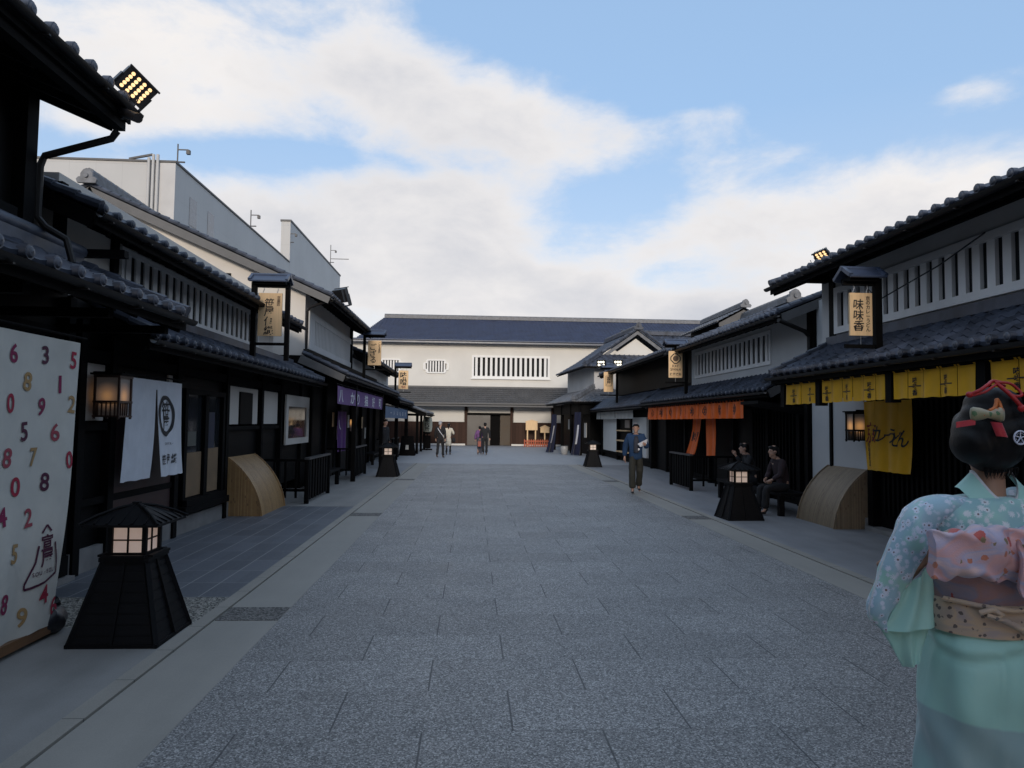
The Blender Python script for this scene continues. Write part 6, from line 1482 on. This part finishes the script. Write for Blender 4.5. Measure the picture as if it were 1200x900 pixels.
# body
J = dict(pelvis=(-.09, .02, .9), waist=(-.06, .01, 1.08), chest=(-.04, 0, 1.27), neckb=(-.022, .0, 1.42), neck=(-.018, .01, 1.5))
for s_, sd in (('L', -1), ('R', 1)):
    J['hip' + s_] = (-.09 + sd * .085, .02, .87); J['knee' + s_] = (-.1 + sd * .075, .07 + sd * .06, .49); J['ank' + s_] = (-.11 + sd * .07, .0 + sd * .1, .1); J['toe' + s_] = (-.11 + sd * .075, .14 + sd * .1, .05)
    J['sh' + s_] = (sd * .155 - .02, .01, 1.39); J['el' + s_] = (-.29 if sd < 0 else .2, .06, 1.19); J['wr' + s_] = (sd * .13 - .04, .26, 1.2)
rr = {'pelvis': (.13, .1), 'waist': (.11, .085), 'chest': (.13, .095), 'neckb': (.062, .055), 'neck': (.045, .047)}
j = {n: (*J[n], *rr[n]) for n in rr}; E_ = [('pelvis', 'waist'), ('waist', 'chest'), ('chest', 'neckb'), ('neckb', 'neck')]
for s_ in 'LR':
    for k, q in (('hip', .085), ('knee', .055), ('ank', .036), ('toe', .03), ('sh', .055), ('el', .038), ('wr', .025)): j[k + s_] = (*J[k + s_], q)
    E_ += [('pelvis', 'hip' + s_), ('hip' + s_, 'knee' + s_), ('knee' + s_, 'ank' + s_), ('ank' + s_, 'toe' + s_), ('chest', 'sh' + s_), ('sh' + s_, 'el' + s_), ('el' + s_, 'wr' + s_)]
b = skin(j, E_, 1, 'pelvis')
hm = Matrix.Translation((.0, .035, 1.622)) @ Matrix.Rotation(R(-50), 4, 'Z')
h = B(); h.sphere((0, -.01, .02), (.076, .093, .1), 24, 16); h.sphere((0, .024, -.048), (.057, .064, .068), 18, 12)
h.tube([(0, .09, .012), (0, .105, -.018), (0, .097, -.03)], [.007, .012, .009], 8)
h.sphere((0, .08, -.062), (.02, .011, .006), 8, 6); h.sphere((0, .08, -.071), (.018, .011, .007), 8, 6); h.sphere((0, .068, -.1), (.022, .018, .016), 8, 6)
for s_ in (-1, 1): h.sphere((s_ * .078, -.004, -.012), (.011, .019, .032), 10, 8); h.sphere((s_ * .03, .076, .012), (.016, .009, .008), 8, 6)
h.v = [hm @ p for p in h.v]; h.tube([(-.02, .012, 1.40), (-.019, .008, 1.48), (-.014, .012, 1.54), (-.005, .02, 1.6)], [.062, .05, .047, .055], 16); b.join(h)
for s_ in 'LR': hand(b, J['wr' + s_], Vector((.1 if s_ == 'L' else -.1, 1, -.15)), Vector((0, 0, 1)), .95, 1 if s_ == 'L' else -1, .5)
body = mesh_obj('body', remesh(b, .0075, 2), plain('warm_skin', (.40, .225, .15), .5, .08, 14, .08, 200), t, smooth=80)
ey = B(); [ey.sphere(hm @ Vector((s_ * .031, .0835, .012)), (.009, .005, .005), 8, 6) for s_ in (-1, 1)]; mesh_obj('eyes', ey, 'ink', body)
def oval(cx, cy, z, rx, ry, n=48, pw=2.3, tilt=0., ph=0.):
    o_ = []
    for k in range(n):
        a = 2 * math.pi * k / n; c, s_ = math.cos(a), math.sin(a)
        o_.append(Vector((cx + rx * math.copysign(abs(c) ** (2 / pw), c), cy + ry * math.copysign(abs(s_) ** (2 / pw), s_), z + tilt * c)))
    return o_
def dense(secs, m=6):
    """interpolate sections smoothly"""
    out = []
    for i in range(len(secs) - 1):
        p0 = secs[max(i - 1, 0)]; p1 = secs[i]; p2 = secs[i + 1]; p3 = secs[min(i + 2, len(secs) - 1)]
        for k in range(m):
            u = k / m; out.append(tuple(.5 * ((2 * b_) + (-a_ + c_) * u + (2 * a_ - 5 * b_ + 4 * c_ - d_) * u * u + (-a_ + 3 * b_ - 3 * c_ + d_) * u ** 3) for a_, b_, c_, d_ in zip(p0, p1, p2, p3)))
    out.append(secs[-1]); return out
# skirt
S_ = dense([(1.07, -.06, 0, .15, .12), (1.0, -.065, .0, .156, .135), (.9, -.07, .005, .165, .152), (.8, -.074, .01, .168, .155), (.7, -.08, .015, .165, .15), (.6, -.086, .02, .16, .145), (.4, -.115, .02, .155, .14), (.2, -.115, .02, .148, .15), (.07, -.115, .02, .152, .165)], 8)
rings = []
for z, cx, cy, rx, ry in S_:
    rg_ = oval(cx, cy, z, rx, ry, 96)
    out = []
    for k, p in enumerate(rg_):
        a = 2 * math.pi * k / 96; n_ = Vector((math.cos(a), math.sin(a), 0))
        f_ = .006 * math.sin(a * 5 + z * 14 + 2 * math.sin(z * 9)) * min(1, max(0, (1.07 - z) * 3))
        f_ += .010 * math.exp(-((z - 1.01 + .02 * math.sin(a * 2)) / .018) ** 2) - .006 * math.exp(-((z - .975 + .02 * math.sin(a * 2)) / .014) ** 2)
        f_ += .010 * math.exp(-(((a - 4.55 - (1 - z) * .25)) / .05) ** 2) * (1 if z < .99 else 0)      # overlap seam down the back
        f_ += .016 * noise.noise(Vector((math.cos(a) * 2.2, math.sin(a) * 2.2, z * 3)))
        if z < .66: f_ += .01 * math.sin(a * 9 + z * 22) * (0.66 - z) * 3
        out.append(p + n_ * f_)
    rings.append(out)
mesh_obj('kimono_skirt', B().loft(rings), km_skirt, t, smooth=80)
# bodice
S_ = dense([(1.02, -.06, 0, .155, .12), (1.12, -.055, 0, .153, .115), (1.25, -.05, 0, .165, .125), (1.34, -.035, 0, .188, .128), (1.40, -.025, 0, .2, .118), (1.44, -.022, .0, .18, .1), (1.46, -.02, .0, .13, .085), (1.468, -.018, .005, .078, .07)], 6)
rings = []
for z, cx, cy, rx, ry in S_:
    rings.append([p + Vector((0, 0, 0)) + Vector((p.x, p.y, 0)).normalized() * .01 * noise.noise(p * 9) for p in oval(cx, cy, z, rx, ry, 64, 2.2)])
mesh_obj('kimono_bodice', B().loft(rings), km_fl, t, smooth=80)
# collar: broad band standing off the nape, dipping at the centre back
def collar(rad, drop, h, th, z0, seam=0., wid=.034):
    b = B()
    def fn(u, v):
        a = math.pi * (1.0 + u) if False else math.pi * (.92 + 1.16 * u)
        back = max(0, -math.sin(a))
        x = -.016 + (rad + wid * v) * math.cos(a) * (1 + 4 * wid * v); y = -.005 + (rad * .95 + wid * v) * math.sin(a) - .012 * back
        z = z0 - drop * back ** 1.5 + .02 * (1 - back) - h * v * (1 - .25 * (1 - back)) - seam
        return Vector((x, y, z))
    b.slab(fn, 36, 6, (0, 0, 0)) if False else b.grid(fn, 36, 6)
    b.grid(lambda u, v: fn(u, v) + Vector((math.cos(math.pi * (.92 + 1.16 * u)), math.sin(math.pi * (.92 + 1.16 * u)), 0)) * -th, 36, 6)
    return b
mesh_obj('kimono_collar', collar(.069, .078, .065, .005, 1.522), km_plain, t, smooth=80)
mesh_obj('white_undercollar', collar(.0665, .078, .014, .003, 1.5315, wid=.002), plain('white_silk', (.7, .7, .72), .5, .05, 5, .1), t, smooth=80)
# left and right sleeves
def sleeve(mir, outer, inner, yy, th, mat, nm, cap=True):
    n = len(outer); rings = []
    O = dense([(*p, y_, q) for p, y_, q in zip(outer, yy, th)], 6); I = dense([(*p, y_, q) for p, y_, q in zip(inner, yy, th)], 6)
    for (ox, oz, oy, ot), (ix, iz, iy, it) in zip(O, I):
        c = Vector(((ox + ix) / 2 * mir, oy, (oz + iz) / 2)); a = Vector(((ox - ix) / 2 * mir, 0, (oz - iz) / 2)); n_ = Vector((0, 1, 0))
        ring = []
        for k in range(28):
            q = 2 * math.pi * k / 28; cc, ss = math.cos(q), math.sin(q)
            p = c + a * math.copysign(abs(cc) ** .8, cc) + n_ * ot * math.copysign(abs(ss) ** .75, ss)
            rdg = 1 - abs(noise.noise(Vector((p.x * 16 + p.z * 5, p.y * 6, p.z * 5 - p.x * 9)))) * 2.2
            p += (n_ * ss + a.normalized() * cc * .2) * (.011 * rdg + .008 * noise.noise(p * 9))
            ring.append(p)
        rings.append(ring)
    return mesh_obj(nm, B().loft(rings), mat, t, smooth=80)
out_ = [(-.12, 1.466), (-.20, 1.468), (-.262, 1.45), (-.31, 1.41), (-.342, 1.35), (-.368, 1.285), (-.395, 1.215), (-.418, 1.14), (-.43, 1.09), (-.42, 1.05), (-.375, 1.012)]
inn_ = [(-.08, 1.40), (-.16, 1.395), (-.205, 1.385), (-.235, 1.35), (-.25, 1.30), (-.265, 1.25), (-.295, 1.19), (-.33, 1.135), (-.355, 1.09), (-.372, 1.05), (-.368, 1.015)]
sleeve(1, out_, inn_, [0, 0, 0, .0, .0, .01, .015, .02, .025, .03, .03], [.062, .062, .058, .05, .046, .04, .036, .032, .027, .018, .006], km_sl, 'kimono_sleeve')
mesh_obj('sleeve_piping', B().tube([(x_ * 1.004, .0 + .003 * k, z_) for k, (x_, z_) in enumerate(out_[1:-1])], .0035, 6), plain('pale_piping', (.6, .66, .7), .6, .05, 5, 0), t, smooth=80)
out2 = [(-.10, 1.495), (-.19, 1.49), (-.24, 1.44), (-.27, 1.36), (-.285, 1.26), (-.29, 1.16), (-.285, 1.06), (-.27, .98), (-.26, .93)]
inn2 = [(-.06, 1.40), (-.13, 1.385), (-.16, 1.36), (-.17, 1.315), (-.18, 1.22), (-.185, 1.12), (-.19, 1.03), (-.2, .96), (-.21, .925)]
sleeve(-1, out2, inn2, [0, 0, .0, .0, .03, .05, .06, .06, .06], [.09, .09, .085, .08, .075, .065, .05, .035, .012], km_sl, 'kimono_sleeve')
# hanging lining of the left sleeve: two folds of plain mint silk
def fold_sheet(pts, y0, bulge, mat, nm):
    """four-sided sheet p0..p3 in the x-z plane, with body"""
    P = [Vector((x, y0 + dy, z)) for x, z, dy in pts]
    fn = lambda u, v: (P[0] * (1 - u) + P[1] * u) * (1 - v) + (P[3] * (1 - u) + P[2] * u) * v + Vector((0, -bulge * math.sin(math.pi * u) * (.4 + .6 * v) - .006 * math.sin(u * 13 + v * 4), 0))
    return mesh_obj(nm, B().slab(fn, 24, 20, (0, .006, 0)), mat, t, smooth=80)
fold_sheet([(-.335, 1.15, .0), (-.235, 1.235, -.01), (-.212, 1.045, -.02), (-.388, 1.018, .0)], .01, .03, km_plain, 'sleeve_lining')
fold_sheet([(-.388, 1.022, .0), (-.225, 1.05, -.01), (-.262, .925, -.01), (-.31, .895, .0)], .03, .025, km_plain, 'sleeve_lining')
# sash: two bands and the bow
def band(z0, z1, ex, mat, nm, wav=.0, tilt=0.):
    rings = []
    for k in range(7):
        z = z0 + (z1 - z0) * k / 6; e = ex + .004 * math.sin(math.pi * k / 6)
        rg_ = oval(-.055 - (1.2 - z) * .06, 0, z, .156 + e, .122 + e, 64, 2.2)
        rings.append([p + Vector((p.x, p.y, 0)).normalized() * wav * math.sin(i * .7 + k) + Vector((0, 0, tilt * p.x)) for i, p in enumerate(rg_)])
    return mesh_obj(nm, B().loft(rings, True, True), mat, t, smooth=80)
band(1.13, 1.26, .012, ob_d, 'sash_band')
band(1.03, 1.135, .016, ob_l, 'sand_sash', .0015, -.03)
sc_ = B(); sc_.tube([(-.19, -.05, 1.145), (-.12, -.125, 1.138), (-.03, -.15, 1.128), (.06, -.14, 1.13), (.14, -.1, 1.135)], .008, 8).tube([(-.13, -.14, 1.12), (-.10, -.16, 1.135), (-.075, -.16, 1.12), (-.09, -.155, 1.108), (-.12, -.15, 1.118), (-.06, -.155, 1.10), (.0, -.15, 1.07), (.03, -.145, 1.045)], .009, 8); sc_.v = [p + Vector((-.045, -.01, 0)) for p in sc_.v]; mesh_obj('sash_cord', sc_, ob_l, t, smooth=80)
def puff(x0, x1, z0, z1, y0, dep, mat, nm, seed=0, taper=0., tiltz=0.):
    b = B(); rings = []
    nx = 40
    for i in range(nx + 1):
        u = i / nx; x = x0 + (x1 - x0) * u; e = 1.
        hz = (z1 - z0) / 2 * (1 - taper * (1 - u)) * (1 + .05 * math.sin(u * 9 + seed)); cz = (z0 + z1) / 2 + tiltz * (u - .5)
        w_ = dep * (math.sin(math.pi * min(max(u, .04), .96)) ** .35)
        ring = []
        for k in range(32):
            q = 2 * math.pi * k / 32; cc, ss = math.cos(q), math.sin(q)
            p = Vector((x, y0 + w_ * math.copysign(abs(cc) ** .7, cc), cz + hz * math.copysign(abs(ss) ** .55, ss)))
            p += Vector((.3, 1, .6)) * .011 * noise.noise(p * 13 + Vector((seed, 0, 0))) + Vector((0, -.008 * math.sin(cz + ss * 5 + u * 7), .006 * math.sin(u * 21 + seed)))
            ring.append(p)
        rings.append(ring)
    return mesh_obj(nm, b.loft(rings), mat, t, smooth=80)
puff(-.345, -.105, 1.228, 1.388, -.175, .04, ob_m, 'sash_bow', 1, .1, .01)
puff(-.13, .17, 1.222, 1.382, -.155, .045, ob_m, 'sash_bow', 5, .0, .01)
puff(-.095, .0, 1.19, 1.35, -.215, .016, ob_m, 'sash_bow_tail', 9, 0., 0.)
# hair
def shf(b, dx, dz): b.v = [p + Vector((dx, 0, dz)) for p in b.v]; return b
hb = B()
hb.sphere((.012, -.02, 1.675), (.118, .118, .1), 28, 18); hb.sphere((.008, -.022, 1.625), (.092, .095, .075), 24, 14); hb.sphere((.02, -.012, 1.58), (.066, .055, .04), 20, 12)
hb.sphere((.0, -.035, 1.735), (.088, .092, .062), 24, 14); hb.sphere((.01, -.03, 1.775), (.082, .088, .055), 24, 14); hb.sphere((.02, .045, 1.70), (.09, .07, .07), 20, 12)
hb.sphere((-.055, -.03, 1.64), (.062, .09, .07), 20, 12); hb.sphere((.07, -.03, 1.665), (.055, .08, .06), 20, 12)
def streak(p): return Vector((math.sin(p.x * 190 + 9 * math.sin(p.z * 8)), math.sin(p.x * 150 + p.z * 20), 0)) * .0011
hb.v = [p + Vector((-.037, 0, 0)) for p in hb.v]; hr = remesh(hb, .006, 16); hr.v = [p + streak(p) for p in hr.v]
mesh_obj('hair', hr, 'hair', t, smooth=80)
st_ = B()
for k in range(46):     # loose strands at the nape
    a = k / 45; x = -.04 + .115 * a + random.uniform(-.004, .004); st_.tube([(x, -.055 - .008 * math.sin(math.pi * a), 1.565), (x + random.uniform(-.004, .004), -.053, 1.545 + random.uniform(-.004, .004)), (x * .85 + .003, -.046, 1.532 + random.uniform(-.01, .008))], [.0018, .0013, .0004], 4)
st_.v = [p + Vector((-.037, 0, 0)) for p in st_.v]; mesh_obj('nape_strands', st_, 'hair', t)
rd = plain('red_silk_cord', (.42, .012, .012), .45, .15, 30, .4, 200)
def sm(pts, m=6): return [Vector(q) for q in dense([tuple(p) for p in pts], m)]
rc = B(); yb = -.125
rc.tube(sm([(-.085, -.10, 1.80), (-.06, -.115, 1.815), (-.03, -.11, 1.833), (.0, -.09, 1.845), (.03, -.085, 1.842)]), .0058, 10)
rc.tube(sm([(-.078, -.105, 1.797), (-.05, -.12, 1.808), (-.02, -.115, 1.825), (.01, -.10, 1.835), (.035, -.1, 1.83)]), .0042, 10)
rc.tube(sm([(.0, -.1, 1.84), (.035, -.115, 1.838), (.062, -.12, 1.818), (.066, -.13, 1.80), (.045, -.135, 1.795), (.03, -.13, 1.80)]), .0045, 10)
rc.tube(sm([(.005, -.1, 1.838), (.02, -.125, 1.81), (.035, -.14, 1.785), (.048, -.145, 1.765)]), .0065, 10)
rc.sphere((.052, -.145, 1.757), (.012, .01, .012), 10, 8); rc.sphere((-.086, -.1, 1.80), (.012, .01, .01), 10, 8)
rc.v = [p + Vector((-.07, 0, .0)) for p in rc.v]; mesh_obj('red_ribbon', rc, rd, t, smooth=80)
bw = B()
def bowring(x, h_, d_): return [Vector((x, -.137 - d_ * math.cos(q), 1.755 + h_ * math.sin(q) - .03 * (x + .01) * .3)) for q in [2 * math.pi * k / 16 for k in range(16)]]
bw.loft([bowring(-.068, .018, .006), bowring(-.06, .022, .012), bowring(-.035, .019, .014), bowring(-.012, .012, .012), bowring(.012, .019, .014), bowring(.03, .023, .013), bowring(.04, .02, .006)])
bw.v = [p + Vector((-.112, 0, -.018)) for p in bw.v]; mesh_obj('floral_bow', bw, obi_mat('ribbon_brocade', ((.22, .2, .1), (.3, .27, .15), (.4, .36, .25), (.32, .1, .04)), [((.08, .16, .07), 40, .26, 1, .45), ((.45, .12, .03), 45, .22, 4, .45)], 1), t, smooth=80)
mesh_obj('orange_knot', shf(B().tube(sm([(-.01, -.14, 1.765), (.012, -.135, 1.775), (.022, -.13, 1.79), (.028, -.125, 1.802), (.034, -.13, 1.785), (.03, -.14, 1.768)]), .006, 8), -.112, -.018), plain('orange_silk', (.5, .13, .02), .5, .1, 20, .2), t, smooth=80)
tl = B()
tl.slab(lambda u, v: Vector((.0 + .036 * u + .018 * v, -.142 - .01 * math.sin(u * 3), 1.735 - .045 * v - .004 * u)), 4, 6, (0, .003, 0))
tl2 = B(); tl2.slab(lambda u, v: Vector((-.105 + .055 * u, -.13 - .01 * u, 1.733 + .01 * u - .018 * v)), 6, 3, (0, .003, 0))
rt_m = obi_mat('red_print', ((.45, .02, .03), (.5, .03, .04), (.45, .02, .05), (.5, .05, .05)), [((.6, .5, .5), 34, .2, 1, .5)], 1)
for q_ in (tl, tl2): mesh_obj('ribbon_tail', shf(q_, -.118, -.022), rt_m, t, smooth=60)
hp = B(); cx, cy, cz = .078, -.148, 1.668
hp.tube([(cx + .021 * math.cos(q), cy, cz + .021 * math.sin(q)) for q in [2 * math.pi * k / 24 for k in range(25)]], .0028, 8)
for k in range(5):
    q = 2 * math.pi * k / 5 + .3; hp.tube([(cx, cy, cz), (cx + .01 * math.cos(q), cy, cz + .01 * math.sin(q)), (cx + .02 * math.cos(q), cy, cz + .02 * math.sin(q))], .002, 6); hp.tube([(cx + .0145 * math.cos(q + .63 + .3 * math.cos(w_)) , cy, cz + .0145 * math.sin(q + .63 + .3 * math.cos(w_))) for w_ in [2 * math.pi * i / 8 for i in range(9)]], .0012, 6)
hp.tube([(cx + .021, cy, cz - .002), (cx + .05, cy + .02, cz - .008), (cx + .08, cy + .06, cz - .012)], .0028, 6)
mesh_obj('hairpin', shf(hp, -.105, -.004), plain('white_enamel', (.62, .64, .75), .3, .05, 5, 0), t, smooth=80)
# feet: socks and sandals
for s_ in 'LR':
    a = Vector(J['ank' + s_]); mesh_obj('sandal', B().tube([(a.x, a.y - .06, .035), (a.x, a.y, .035), (a.x + .01, a.y + .1, .03), (a.x + .01, a.y + .19, .03)], [.03, .036, .04, .028], 12), plain('straw_sandal', (.45, .35, .2), .6, .1, 10, .1), t)
t.location = wl
